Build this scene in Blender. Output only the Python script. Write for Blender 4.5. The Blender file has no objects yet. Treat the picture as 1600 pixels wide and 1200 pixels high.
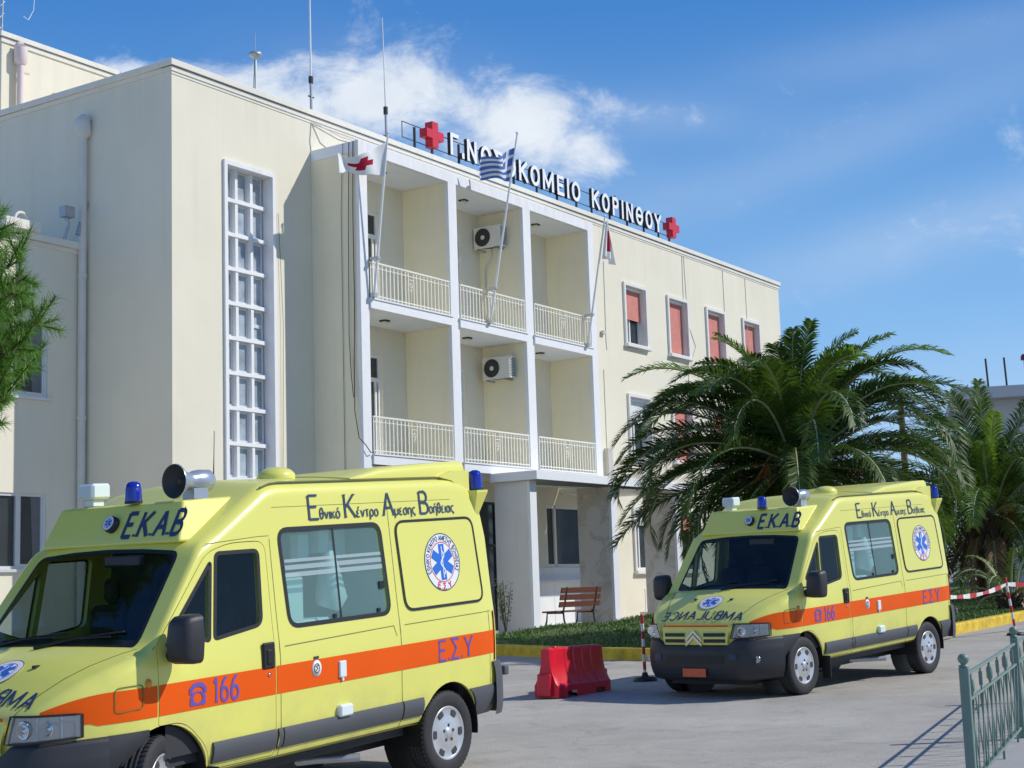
import bpy, math, random
from mathutils import Matrix, Vector
R = math.radians
sc = bpy.context.scene
col = sc.collection
# ------------------------------------------------------------------ camera
AF = 0.9900072269302685                    # heading of the hospital facade
FAC = Matrix.Rotation(AF, 4, 'Z')          # facade frame: s along the front, n into the building, z up
CAM_Z, PITCH, ROLL, FPX = 1.5712, 0.1356511652798204, -0.03268144207013397, 2384.7118
cp, sp = math.cos(PITCH), math.sin(PITCH)
fwd, up0, ri0 = Vector((0, cp, sp)), Vector((0, -sp, cp)), Vector((1, 0, 0))
ri = math.cos(ROLL)*ri0 + math.sin(ROLL)*up0
upv = -math.sin(ROLL)*ri0 + math.cos(ROLL)*up0
cd = bpy.data.cameras.new('camera'); cam = bpy.data.objects.new('camera', cd); col.objects.link(cam)
cd.sensor_width = 36; cd.lens = FPX/1600*36; cd.clip_end = 5000; cd.clip_start = .05
m = Matrix.Identity(4)
for i in range(3):
    m[i][0], m[i][1], m[i][2] = ri[i], upv[i], -fwd[i]
m[2][3] = CAM_Z
cam.matrix_world = m; sc.camera = cam
# ------------------------------------------------------------------ world, sun, exposure
SUN_AZ, SUN_EL = R(89.5), R(40.7)          # azimuth clockwise from +Y
world = bpy.data.worlds.new("World"); sc.world = world; world.use_nodes = True
nt = world.node_tree; nt.nodes.clear()
def wn(t, **k):
    n = nt.nodes.new(t)
    for a, b in k.items(): setattr(n, a, b)
    return n
def wm(op, a, b=None, c=None, clamp=False):
    n = wn('ShaderNodeMath', operation=op); n.use_clamp = clamp
    for i, v in enumerate((a, b, c)):
        if v is None: continue
        if isinstance(v, (int, float)): n.inputs[i].default_value = v
        else: nt.links.new(v, n.inputs[i])
    return n.outputs[0]
sky = wn('ShaderNodeTexSky', sky_type='NISHITA'); sky.sun_disc = False
sky.sun_elevation = SUN_EL; sky.sun_rotation = SUN_AZ; sky.air_density = 1.0; sky.dust_density = .35; sky.ozone_density = 2.2
hsv = wn('ShaderNodeHueSaturation'); hsv.inputs['Saturation'].default_value = 1.18; hsv.inputs['Value'].default_value = 1.0
nt.links.new(sky.outputs[0], hsv.inputs['Color'])
tc = wn('ShaderNodeTexCoord'); sx = wn('ShaderNodeSeparateXYZ'); nt.links.new(tc.outputs['Generated'], sx.inputs[0])
az = wm('ARCTAN2', sx.outputs[0], sx.outputs[1]); el = wm('ARCSINE', sx.outputs[2])
cx = wn('ShaderNodeCombineXYZ'); nt.links.new(az, cx.inputs[0]); nt.links.new(wm('MULTIPLY', el, 1.5), cx.inputs[1])
def blob(a0, e0, wa, we, g, tilt=0.0):
    da = wm('SUBTRACT', az, a0); de = wm('SUBTRACT', wm('SUBTRACT', el, e0), wm('MULTIPLY', da, tilt))
    q = wm('ADD', wm('POWER', wm('ABSOLUTE', wm('DIVIDE', da, wa)), 2), wm('POWER', wm('ABSOLUTE', wm('DIVIDE', de, we)), 2))
    return wm('MULTIPLY', wm('EXPONENT', wm('MULTIPLY', q, -1)), g)
mask = None
for b in ((-.205, .316, .060, .026, 1.0, -.03), (-.245, .322, .03, .018, .30, 0), (-.150, .318, .03, .024, .52, 0), (-.092, .326, .042, .034, .56, 0), (-.035, .318, .055, .034, .52, -.25), (.02, .302, .040, .030, .46, -.4), (.062, .284, .030, .020, .46, -.2), (.095, .305, .04, .012, .26, -.2), (.09, .312, .05, .012, .22, -.2),
          (.9, .25, .5, .12, .5, 0), (-1.2, .3, .5, .12, .5, 0), (2.6, .3, .6, .15, .5, 0), (-2.4, .35, .6, .12, .5, 0)):
    v = blob(*b); mask = v if mask is None else wm('ADD', mask, v)
n1 = wn('ShaderNodeTexNoise'); n1.inputs['Scale'].default_value = 17; n1.inputs['Detail'].default_value = 10; n1.inputs['Roughness'].default_value = .66; n1.inputs['Distortion'].default_value = .35
nt.links.new(cx.outputs[0], n1.inputs['Vector'])
dens = wm('ADD', mask, wm('MULTIPLY', wm('SUBTRACT', n1.outputs[0], .5), 1.6))
mr = wn('ShaderNodeMapRange', interpolation_type='SMOOTHSTEP'); nt.links.new(dens, mr.inputs[0])
mr.inputs[1].default_value = .20; mr.inputs[2].default_value = .82; mr.inputs[3].default_value = 0; mr.inputs[4].default_value = .86
n2 = wn('ShaderNodeTexNoise'); n2.inputs['Scale'].default_value = 22; n2.inputs['Detail'].default_value = 5; nt.links.new(cx.outputs[0], n2.inputs['Vector'])
cr = wn('ShaderNodeMix', data_type='RGBA'); nt.links.new(n2.outputs[0], cr.inputs[0])
cr.inputs[6].default_value = (5.8, 6.5, 7.5, 1); cr.inputs[7].default_value = (8.2, 8.6, 9.0, 1)
haze = None
for b in ((.27, .215, .24, .022, .20, .22), (.20, .27, .22, .02, .12, .25), (.30, .335, .2, .02, .09, .1), (.30, .11, .4, .06, .12, 0), (.13, .30, .07, .014, .10, -.1), (-.02, .30, .12, .04, .14, -.3)):
    v = blob(*b); haze = v if haze is None else wm('ADD', haze, v)
n4 = wn('ShaderNodeTexNoise'); n4.inputs['Scale'].default_value = 6; n4.inputs['Detail'].default_value = 6; n4.inputs['Distortion'].default_value = .6; nt.links.new(cx.outputs[0], n4.inputs['Vector'])
haze = wm('MULTIPLY', haze, wm('MULTIPLY', n4.outputs[0], 2.0))
mx = wn('ShaderNodeMix', data_type='RGBA'); nt.links.new(wm('MULTIPLY', wm('ADD', mr.outputs[0], haze, clamp=True), wm('GREATER_THAN', el, 0.0)), mx.inputs[0])
ramp = wn('ShaderNodeValToRGB'); ramp.color_ramp.elements[0].position = 0; ramp.color_ramp.elements[0].color = (.50, .70, .93, 1); ramp.color_ramp.elements[1].position = 1; ramp.color_ramp.elements[1].color = (.032, .122, .39, 1)
e_ = ramp.color_ramp.elements.new(.20); e_.color = (.205, .46, .83, 1)
e_ = ramp.color_ramp.elements.new(.48); e_.color = (.056, .225, .60, 1)
nt.links.new(wm('DIVIDE', el, .78, clamp=True), ramp.inputs[0])
sc_ = wn('ShaderNodeVectorMath', operation='SCALE'); nt.links.new(ramp.outputs[0], sc_.inputs[0]); sc_.inputs['Scale'].default_value = 9.3
mb_ = wn('ShaderNodeMix', data_type='RGBA'); mb_.inputs[0].default_value = .90; nt.links.new(hsv.outputs[0], mb_.inputs[6]); nt.links.new(sc_.outputs[0], mb_.inputs[7])
nt.links.new(mb_.outputs[2], mx.inputs[6]); nt.links.new(cr.outputs[2], mx.inputs[7])
bg = wn('ShaderNodeBackground'); bg.inputs[1].default_value = .105; nt.links.new(mx.outputs[2], bg.inputs[0])
wo = wn('ShaderNodeOutputWorld'); nt.links.new(bg.outputs[0], wo.inputs[0])
sl = bpy.data.lights.new('sun', 'SUN'); sl.energy = 3.4; sl.angle = R(.5); sl.color = (1, .965, .90)
so = bpy.data.objects.new('sun', sl); col.objects.link(so)
sd = Vector((math.sin(SUN_AZ)*math.cos(SUN_EL), math.cos(SUN_AZ)*math.cos(SUN_EL), math.sin(SUN_EL)))
so.rotation_euler = sd.to_track_quat('Z', 'Y').to_euler(); so.location = (60, 0, 60)
sc.view_settings.view_transform = 'Standard'; sc.view_settings.look = 'None'; sc.view_settings.gamma = 1; sc.view_settings.exposure = 0.12
sc.view_settings.use_curve_mapping = False
sc.render.engine = 'CYCLES'; sc.cycles.max_bounces = 10; sc.cycles.diffuse_bounces = 6; sc.cycles.transparent_max_bounces = 16
random.seed(7)
# ------------------------------------------------------------------ helpers
GX, GY, G0 = 0.00893921, 0.01987703, -0.18425329
def gz(x, y): return GX*x + GY*y + G0
def F(s, n, z=0): return FAC @ Vector((s, n, z))
def gzf(s, n):
    p = F(s, n); return gz(p.x, p.y)
class MB:
    def __init__(s): s.v = []; s.f = []; s.mi = []; s.sm = []
    def add(s, vs, fs, mi=0, smooth=False):
        b = len(s.v); s.v += [tuple(v) for v in vs]
        for f in fs: s.f.append([b+i for i in f]); s.mi.append(mi); s.sm.append(smooth)
        return s
    def box(s, x0, x1, y0, y1, z0, z1, mi=0, bev=0):
        if bev:
            pts = []
            b = bev
            P = [(x0+b, y0), (x1-b, y0), (x1, y0+b), (x1, y1-b), (x1-b, y1), (x0+b, y1), (x0, y1-b), (x0, y0+b)]
            I = [(x0+b, y0+b), (x1-b, y0+b), (x1-b, y0+b), (x1-b, y1-b), (x1-b, y1-b), (x0+b, y1-b), (x0+b, y1-b), (x0+b, y0+b)]
            vs = [(p[0], p[1], z0) for p in I] + [(p[0], p[1], z0+b) for p in P] + [(p[0], p[1], z1-b) for p in P] + [(p[0], p[1], z1) for p in I]
            fs = []
            for k in range(3):
                for i in range(8):
                    j = (i+1) % 8; fs.append((k*8+i, k*8+j, k*8+8+j, k*8+8+i))
            fs.append((6, 5, 3, 1)); fs.append((25, 27, 29, 31))
            return s.add(vs, fs, mi)
        vs = [(x0, y0, z0), (x1, y0, z0), (x1, y1, z0), (x0, y1, z0), (x0, y0, z1), (x1, y0, z1), (x1, y1, z1), (x0, y1, z1)]
        return s.add(vs, [(3, 2, 1, 0), (4, 5, 6, 7), (0, 1, 5, 4), (1, 2, 6, 5), (2, 3, 7, 6), (3, 0, 4, 7)], mi)
    def quad(s, a, b, c, d, mi=0): return s.add([a, b, c, d], [(0, 1, 2, 3)], mi)
    def tube(s, pts, r, n=8, mi=0, cap=True, smooth=True):
        pts = [Vector(p) for p in pts]; rr = r if isinstance(r, (list, tuple)) else [r]*len(pts)
        vs = []; fs = []; ref = None
        for i, p in enumerate(pts):
            t = (pts[min(i+1, len(pts)-1)] - pts[max(i-1, 0)]).normalized()
            if ref is None: ref = t.orthogonal().normalized()
            else:
                ref = ref - t*ref.dot(t); ref = ref.normalized() if ref.length > 1e-6 else t.orthogonal().normalized()
            b = t.cross(ref)
            for k in range(n):
                a = 2*math.pi*k/n; vs.append(p + (ref*math.cos(a) + b*math.sin(a))*rr[i])
        for i in range(len(pts)-1):
            for k in range(n):
                j = (k+1) % n; fs.append((i*n+k, i*n+j, (i+1)*n+j, (i+1)*n+k))
        s.add(vs, fs, mi, smooth)
        if cap:
            s.add(vs[:n], [tuple(reversed(range(n)))], mi); s.add(vs[-n:], [tuple(range(n))], mi)
        return s
    def lathe(s, prof, n=24, mi=0, fn=None, smooth=True):
        """prof: (r, h) pairs; fn maps (x, y, h) to a point (default: axis = z)"""
        fn = fn or (lambda x, y, h: (x, y, h)); vs = []; fs = []
        for r, h in prof:
            for k in range(n):
                a = 2*math.pi*k/n; vs.append(fn(r*math.cos(a), r*math.sin(a), h))
        for i in range(len(prof)-1):
            for k in range(n):
                j = (k+1) % n; fs.append((i*n+k, i*n+j, (i+1)*n+j, (i+1)*n+k))
        return s.add(vs, fs, mi, smooth)
    def prism(s, poly, fn, h0, h1, mi=0, smooth=False):
        """poly: 2-D outline (counter-clockwise), fn(a, b, h) -> point"""
        n = len(poly); vs = [fn(a, b, h0) for a, b in poly] + [fn(a, b, h1) for a, b in poly]
        fs = [tuple(reversed(range(n))), tuple(range(n, 2*n))]
        s.add(vs, fs, mi)
        s.add(vs, [(i, (i+1) % n, n+(i+1) % n, n+i) for i in range(n)], mi, smooth)
        return s
    def grid(s, nu, nv, fn, mi=0, smooth=True):
        vs = [fn(i/nu, j/nv) for j in range(nv+1) for i in range(nu+1)]
        fs = [(j*(nu+1)+i, j*(nu+1)+i+1, (j+1)*(nu+1)+i+1, (j+1)*(nu+1)+i) for j in range(nv) for i in range(nu)]
        return s.add(vs, fs, mi, smooth)
    def ring(s, outer, inner, fn, mi=0):
        n = len(outer); vs = [fn(*p) for p in outer] + [fn(*p) for p in inner]
        return s.add(vs, [(i, (i+1) % n, n+(i+1) % n, n+i) for i in range(n)], mi)
    def mesh(s, name, mats):
        me = bpy.data.meshes.new(name); me.from_pydata(s.v, [], s.f); me.update()
        for mt in (mats if isinstance(mats, (list, tuple)) else [mats]): me.materials.append(mt)
        me.polygons.foreach_set('material_index', s.mi); me.polygons.foreach_set('use_smooth', s.sm); me.update()
        return me
    def build(s, name, mats, parent=None, fix=False):
        me = s.mesh(name, mats)
        if fix:
            import bmesh
            bm = bmesh.new(); bm.from_mesh(me); bmesh.ops.remove_doubles(bm, verts=bm.verts, dist=1e-5); bmesh.ops.recalc_face_normals(bm, faces=bm.faces); bm.to_mesh(me); bm.free()
        o = bpy.data.objects.new(name, me); col.objects.link(o)
        if parent: o.parent = parent
        return o
def tag(o, label=None, cat=None, group=None, kind=None):
    for k, v in (('label', label), ('category', cat), ('group', group), ('kind', kind)):
        if v: o[k] = v
    return o
def thing(name, mw, label, cat, group=None):
    o = bpy.data.objects.new(name, None); col.objects.link(o); o.matrix_world = mw; o.empty_display_size = .3
    return tag(o, label, cat, group)
def fthing(name, s, n, z, label, cat, group=None): return thing(name, FAC @ Matrix.Translation((s, n, z)), label, cat, group)
def at(x, y, z=None, rz=0): return Matrix.Translation((x, y, gz(x, y) if z is None else z)) @ Matrix.Rotation(rz, 4, 'Z')
kids = {}
def copy_tree(o, parent=None):
    c = o.copy(); col.objects.link(c)
    if parent: c.parent = parent; c.matrix_parent_inverse = o.matrix_parent_inverse.copy()
    for ch in [x for x in list(bpy.data.objects) if x.parent == o]: copy_tree(ch, c)
    return c
def sharp(o, ang=35):
    import bmesh
    bm = bmesh.new(); bm.from_mesh(o.data)
    for e in bm.edges:
        if len(e.link_faces) == 2 and e.calc_face_angle(0) > R(ang): e.smooth = False
    for f in bm.faces: f.smooth = True
    bm.to_mesh(o.data); bm.free(); return o
# ------------------------------------------------------------------ materials
def mat(name, c, rough=.6, metal=0., var=.0, scale=3., bump=0., bscale=40., spec=.5, coat=0., streak=0., emit=None):
    mt = bpy.data.materials.new(name); mt.use_nodes = True; t = mt.node_tree; b = t.nodes['Principled BSDF']
    b.inputs['Base Color'].default_value = (*c, 1); b.inputs['Roughness'].default_value = rough; b.inputs['Metallic'].default_value = metal
    b.inputs['Specular IOR Level'].default_value = spec
    if coat: b.inputs['Coat Weight'].default_value = coat; b.inputs['Coat Roughness'].default_value = .06
    if var or bump or streak: tcn = t.nodes.new('ShaderNodeTexCoord')
    if var or streak:
        n = t.nodes.new('ShaderNodeTexNoise'); n.inputs['Scale'].default_value = scale; n.inputs['Detail'].default_value = 6; n.inputs['Roughness'].default_value = .6
        t.links.new(tcn.outputs['Object'], n.inputs['Vector'])
        r = t.nodes.new('ShaderNodeMapRange'); r.inputs[1].default_value = .25; r.inputs[2].default_value = .75; r.inputs[3].default_value = 1-var; r.inputs[4].default_value = 1+var
        t.links.new(n.outputs[0], r.inputs[0]); fac = r.outputs[0]
        if streak:
            mp = t.nodes.new('ShaderNodeMapping'); mp.inputs['Scale'].default_value = (2.6, 2.6, .16); t.links.new(tcn.outputs['Object'], mp.inputs[0])
            n3 = t.nodes.new('ShaderNodeTexNoise'); n3.inputs['Scale'].default_value = 1.6; n3.inputs['Detail'].default_value = 7; t.links.new(mp.outputs[0], n3.inputs['Vector'])
            r3 = t.nodes.new('ShaderNodeMapRange'); r3.inputs[1].default_value = .55; r3.inputs[2].default_value = .85; r3.inputs[3].default_value = 1; r3.inputs[4].default_value = 1-streak
            t.links.new(n3.outputs[0], r3.inputs[0])
            mm = t.nodes.new('ShaderNodeMath'); mm.operation = 'MULTIPLY'; t.links.new(fac, mm.inputs[0]); t.links.new(r3.outputs[0], mm.inputs[1]); fac = mm.outputs[0]
        v = t.nodes.new('ShaderNodeVectorMath'); v.operation = 'SCALE'; v.inputs[0].default_value = c; t.links.new(fac, v.inputs['Scale']); t.links.new(v.outputs[0], b.inputs['Base Color'])
    if bump:
        n = t.nodes.new('ShaderNodeTexNoise'); n.inputs['Scale'].default_value = bscale; n.inputs['Detail'].default_value = 5
        t.links.new(tcn.outputs['Object'], n.inputs['Vector'])
        bp = t.nodes.new('ShaderNodeBump'); bp.inputs['Strength'].default_value = bump; bp.inputs['Distance'].default_value = .01
        t.links.new(n.outputs[0], bp.inputs['Height']); t.links.new(bp.outputs[0], b.inputs['Normal'])
    return mt
def glass(name, tint, dif=0., difc=(.6, .8, .78), ior=1.5):
    mt = bpy.data.materials.new(name); mt.use_nodes = True; t = mt.node_tree; t.nodes.clear()
    o = t.nodes.new('ShaderNodeOutputMaterial'); tr = t.nodes.new('ShaderNodeBsdfTransparent'); tr.inputs[0].default_value = (*tint, 1)
    gl = t.nodes.new('ShaderNodeBsdfGlossy'); gl.inputs['Roughness'].default_value = .015
    fr = t.nodes.new('ShaderNodeFresnel'); ge = t.nodes.new('ShaderNodeNewGeometry'); mq = t.nodes.new('ShaderNodeMix'); mq.inputs[2].default_value = ior; mq.inputs[3].default_value = 1/ior
    t.links.new(ge.outputs['Backfacing'], mq.inputs[0]); t.links.new(mq.outputs[0], fr.inputs[0])     # the sheet has one face: same reflectance from both sides
    base = tr.outputs[0]
    if dif:
        d = t.nodes.new('ShaderNodeBsdfDiffuse'); d.inputs[0].default_value = (*difc, 1)
        m0 = t.nodes.new('ShaderNodeMixShader'); m0.inputs[0].default_value = dif; t.links.new(base, m0.inputs[1]); t.links.new(d.outputs[0], m0.inputs[2]); base = m0.outputs[0]
    mxs = t.nodes.new('ShaderNodeMixShader'); t.links.new(fr.outputs[0], mxs.inputs[0]); t.links.new(base, mxs.inputs[1]); t.links.new(gl.outputs[0], mxs.inputs[2]); t.links.new(mxs.outputs[0], o.inputs[0])
    return mt
def leafmat(name, c, var, scale, tr):
    mt = mat(name, c, .5, var=var, scale=scale, spec=.3); t = mt.node_tree; b = t.nodes['Principled BSDF']; o = t.nodes['Material Output']
    tl = t.nodes.new('ShaderNodeBsdfTranslucent'); tl.inputs[0].default_value = (c[0]*2.2, c[1]*2.2, c[2]*1.2, 1)
    mx_ = t.nodes.new('ShaderNodeMixShader'); mx_.inputs[0].default_value = tr; t.links.new(b.outputs[0], mx_.inputs[1]); t.links.new(tl.outputs[0], mx_.inputs[2]); t.links.new(mx_.outputs[0], o.inputs[0]); return mt
M = {}
M['wall'] = mat('cream_stucco', (.79, .74, .595), .85, var=.045, scale=.6, bump=.3, bscale=90, spec=.2, streak=.06)
M['wall2'] = mat('balcony_stucco', (.87, .80, .59), .85, var=.03, scale=1.2, bump=.2, bscale=90, spec=.2, streak=.06)
M['coping'] = mat('coping_paint', (.78, .745, .65), .8, var=.05, scale=2, bump=.2, bscale=60, spec=.2, streak=.12)
M['white'] = mat('white_paint', (.82, .82, .82), .6, var=.03, scale=4, bump=.1, bscale=60, spec=.3, streak=.06)
M['whitemetal'] = mat('white_metal', (.78, .78, .76), .4, var=.03, scale=6)
M['soffit'] = mat('soffit_paint', (.82, .85, .90), .8, var=.04, scale=2, spec=.2)
M['rail'] = mat('rail_paint', (.82, .80, .70), .5, var=.06, scale=8)
M['stone'] = mat('window_stone', (.74, .73, .71), .7, var=.06, scale=5, bump=.3, bscale=60)
M['marble'] = None
M['shutter'] = mat('red_shutter', (.62, .225, .18), .6, var=.12, scale=4, bump=.0)
M['alu'] = mat('aluminium', (.72, .74, .75), .35, metal=.3, var=.03)
M['pane'] = mat('window_pane', (.035, .045, .052), .05, var=.3, scale=1.3, spec=.6)
M['curtain'] = mat('curtain', (.42, .46, .50), .8, var=.15, scale=5)
M['dark'] = mat('dark_interior', (.02, .02, .02), .8)
M['cable'] = mat('black_cable', (.05, .048, .045), .7)
M['conduit'] = mat('grey_conduit', (.55, .54, .50), .6)
M['pipe'] = mat('pipe_paint', (.70, .67, .60), .6, var=.06, scale=3, streak=.15)
M['pinkpipe'] = mat('pale_pipe', (.74, .62, .60), .6, var=.05)
M['galv'] = mat('galvanised', (.45, .46, .48), .45, metal=.6, var=.1, scale=9)
M['redsign'] = mat('sign_red', (.62, .025, .05), .4, var=.04)
M['blackmetal'] = mat('sign_black', (.02, .02, .024), .5)
M['signwhite'] = mat('sign_white', (.85, .86, .88), .4)
M['yellow'] = mat('signal_yellow_paint', (.78, .75, .16), .36, var=.015, scale=2, spec=.5, coat=.35)
M['seam'] = mat('panel_gap', (.16, .16, .03), .6)
M['orange'] = mat('orange_film', (.84, .105, .002), .5, spec=.2, var=.03)
M['navy'] = mat('navy_film', (.030, .055, .135), .4)
M['violet'] = mat('violet_film', (.13, .09, .42), .4)
M['starblue'] = mat('star_blue', (.02, .15, .62), .4)
M['decalwhite'] = mat('decal_white', (.80, .82, .84), .4)
M['decalred'] = mat('decal_red', (.65, .06, .07), .4)
M['trim'] = mat('grey_trim', (.085, .09, .10), .55, var=.06, scale=6, bump=.15, bscale=200)
M['bumper'] = mat('black_bumper', (.028, .028, .032), .5, var=.08, scale=6, bump=.1, bscale=200)
M['rubber'] = mat('rubber', (.012, .012, .013), .5)
M['tyre'] = mat('tyre', (.028, .028, .03), .75, var=.15, scale=12, bump=.3, bscale=60)
M['hub'] = mat('hubcap_silver', (.62, .63, .65), .32, metal=.55, var=.05, scale=8)
M['chrome'] = mat('chrome', (.75, .76, .78), .12, metal=1)
M['reflector'] = mat('lamp_reflector', (.40, .42, .44), .22, metal=.8, bump=.35, bscale=9)
M['blue'] = mat('blue_lamp', (.012, .03, .36), .08, spec=.8)
M['tail'] = mat('tail_red', (.42, .012, .012), .15)
M['amber'] = mat('amber', (.85, .28, .02), .2)
M['cabin'] = mat('cabin_dark', (.032, .033, .036), .7, var=.1)
M['seat'] = mat('seat_fabric', (.026, .027, .032), .85, var=.15, scale=10)
M['medwhite'] = mat('medical_white', (.72, .80, .80), .5, var=.03)
M['plate'] = mat('plate_orange', (.75, .12, .04), .4, var=.15, scale=18)
M['horn'] = mat('horn_grey', (.42, .46, .52), .3, metal=.5)
M['screen'] = glass('windscreen_glass', (.60, .67, .65))
M['doorglass'] = glass('door_glass', (.50, .56, .54))
M['tealglass'] = glass('frosted_teal_glass', (.62, .84, .82), .22, (.42, .62, .60))
M['frost'] = glass('frost_band', (.5, .6, .6), .55, (.62, .74, .74))
M['lens'] = glass('lens_glass', (.92, .94, .95))
M['ac'] = mat('ac_casing', (.74, .73, .68), .5, var=.03)
M['acdark'] = mat('ac_grille', (.05, .05, .05), .6)
M['flagwhite'] = mat('flag_white', (.80, .80, .80), .8, spec=.1, var=.04, scale=5)
M['flagred'] = mat('flag_red', (.40, .02, .05), .8, spec=.1)
M['flagblue'] = mat('flag_blue', (.10, .19, .50), .8, spec=.1)
M['wood'] = mat('bench_wood', (.15, .05, .028), .6, var=.2, scale=14)
M['iron'] = mat('bench_iron', (.03, .03, .032), .5)
M['plred'] = mat('red_plastic', (.72, .012, .035), .28, var=.05, scale=5, spec=.5, bump=.05, bscale=30)
M['postred'] = mat('post_red', (.55, .03, .03), .45); M['postwhite'] = mat('post_white', (.78, .78, .76), .45)
M['green'] = mat('green_paint', (.175, .25, .20), .45, var=.10, scale=9)
M['rust'] = mat('rust', (.20, .08, .04), .8)
M['kerb'] = mat('yellow_kerb', (.64, .44, .035), .8, var=.38, scale=4.5, bump=.5, bscale=25)
M['frond'] = leafmat('palm_leaf', (.058, .108, .019), .4, 1.6, .24)
M['frond2'] = leafmat('palm_leaf_fresh', (.13, .22, .035), .25, 2, .28)
M['rachis'] = mat('palm_rachis', (.34, .35, .20), .5, var=.1, scale=5)
M['drystem'] = mat('palm_fruit_stem', (.42, .17, .035), .6)
M['deadleaf'] = mat('palm_dry_leaf', (.26, .18, .09), .8, var=.2)
M['bark'] = mat('palm_bark', (.11, .075, .05), .9, var=.35, scale=8, bump=1, bscale=14)
M['pinebark'] = mat('pine_bark', (.13, .085, .06), .9, var=.3, scale=6, bump=.8, bscale=20)
M['needle'] = leafmat('pine_needle', (.105, .23, .03), .35, 2.5, .3)
M['leaf'] = mat('shrub_leaf', (.05, .10, .025), .5, var=.3, scale=6)
M['grassb'] = mat('grass_blade', (.10, .19, .03), .6, var=.4, scale=1.5)
M['soil'] = mat('soil', (.085, .10, .035), .95, var=.4, scale=2.5, bump=.8, bscale=12)
M['paving'] = mat('porch_paving', (.42, .41, .38), .8, var=.08, scale=2, bump=.2)
M['farwall'] = mat('far_wall', (.52, .54, .57), .85, var=.04, scale=.6, streak=.08)
M['terracotta'] = mat('terracotta', (.14, .03, .035), .8, var=.2)
def add_zone(mt, zlo, zhi, amt, dust, sx, sz, seed=0.):
    # dirt that sits at a certain height of the object: run-off under a cornice, road dust along a sill
    t = mt.node_tree; b = t.nodes['Principled BSDF']; src = b.inputs['Base Color'].links[0].from_socket
    tcn = t.nodes.new('ShaderNodeTexCoord'); sp_ = t.nodes.new('ShaderNodeSeparateXYZ'); t.links.new(tcn.outputs['Object'], sp_.inputs[0])
    r = t.nodes.new('ShaderNodeMapRange'); r.inputs[1].default_value = zlo; r.inputs[2].default_value = zhi; r.inputs[3].default_value = 0; r.inputs[4].default_value = 1; t.links.new(sp_.outputs[2], r.inputs[0])
    mp = t.nodes.new('ShaderNodeMapping'); mp.inputs['Scale'].default_value = (sx, sx, sz); mp.inputs['Location'].default_value = (seed, seed, 0); t.links.new(tcn.outputs['Object'], mp.inputs[0])
    n = t.nodes.new('ShaderNodeTexNoise'); n.inputs['Scale'].default_value = 1; n.inputs['Detail'].default_value = 7; n.inputs['Roughness'].default_value = .65; t.links.new(mp.outputs[0], n.inputs['Vector'])
    r2 = t.nodes.new('ShaderNodeMapRange'); r2.inputs[1].default_value = .42; r2.inputs[2].default_value = .72; t.links.new(n.outputs[0], r2.inputs[0])
    m1 = t.nodes.new('ShaderNodeMath'); m1.operation = 'MULTIPLY'; t.links.new(r.outputs[0], m1.inputs[0]); t.links.new(r2.outputs[0], m1.inputs[1])
    m2 = t.nodes.new('ShaderNodeMath'); m2.operation = 'MULTIPLY'; m2.inputs[1].default_value = amt; t.links.new(m1.outputs[0], m2.inputs[0])
    mx_ = t.nodes.new('ShaderNodeMix'); mx_.data_type = 'RGBA'; t.links.new(m2.outputs[0], mx_.inputs[0]); t.links.new(src, mx_.inputs[6]); mx_.inputs[7].default_value = (*dust, 1); t.links.new(mx_.outputs[2], b.inputs['Base Color'])
add_zone(M['wall'], 10.6, 12.4, .13, (.36, .33, .27), 3.2, .22)
add_zone(M['wall'], 1.6, .2, .35, (.34, .30, .23), 1.6, .9, 3)
add_zone(M['wall2'], 9.8, 11.5, .12, (.40, .36, .28), 3.5, .25, 7)
add_zone(M['white'], 9.5, 11.7, .30, (.42, .41, .38), 5, .5, 9)
add_zone(M['yellow'], 1.0, .35, .55, (.30, .27, .19), 2.6, 3.0, 5)
def marble():
    mt = mat('grey_marble', (.50, .47, .42), .4, bump=0); t = mt.node_tree; b = t.nodes['Principled BSDF']
    tcn = t.nodes.new('ShaderNodeTexCoord'); n = t.nodes.new('ShaderNodeTexNoise'); n.inputs['Scale'].default_value = 1.6; n.inputs['Detail'].default_value = 8; n.inputs['Distortion'].default_value = .9
    t.links.new(tcn.outputs['Object'], n.inputs['Vector'])
    r = t.nodes.new('ShaderNodeValToRGB'); r.color_ramp.elements[0].position = .3; r.color_ramp.elements[0].color = (.60, .52, .42, 1); r.color_ramp.elements[1].position = .62; r.color_ramp.elements[1].color = (.78, .73, .65, 1)
    e = r.color_ramp.elements.new(.46); e.color = (.72, .66, .58, 1)
    e = r.color_ramp.elements.new(.49); e.color = (.62, .52, .41, 1)
    e = r.color_ramp.elements.new(.52); e.color = (.74, .69, .62, 1)
    t.links.new(n.outputs[0], r.inputs[0]); t.links.new(r.outputs[0], b.inputs['Base Color']); return mt
M['marble'] = marble(); M['marblepale'] = mat('pale_marble', (.74, .71, .67), .45, var=.05, scale=1.2, streak=.08)
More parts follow.
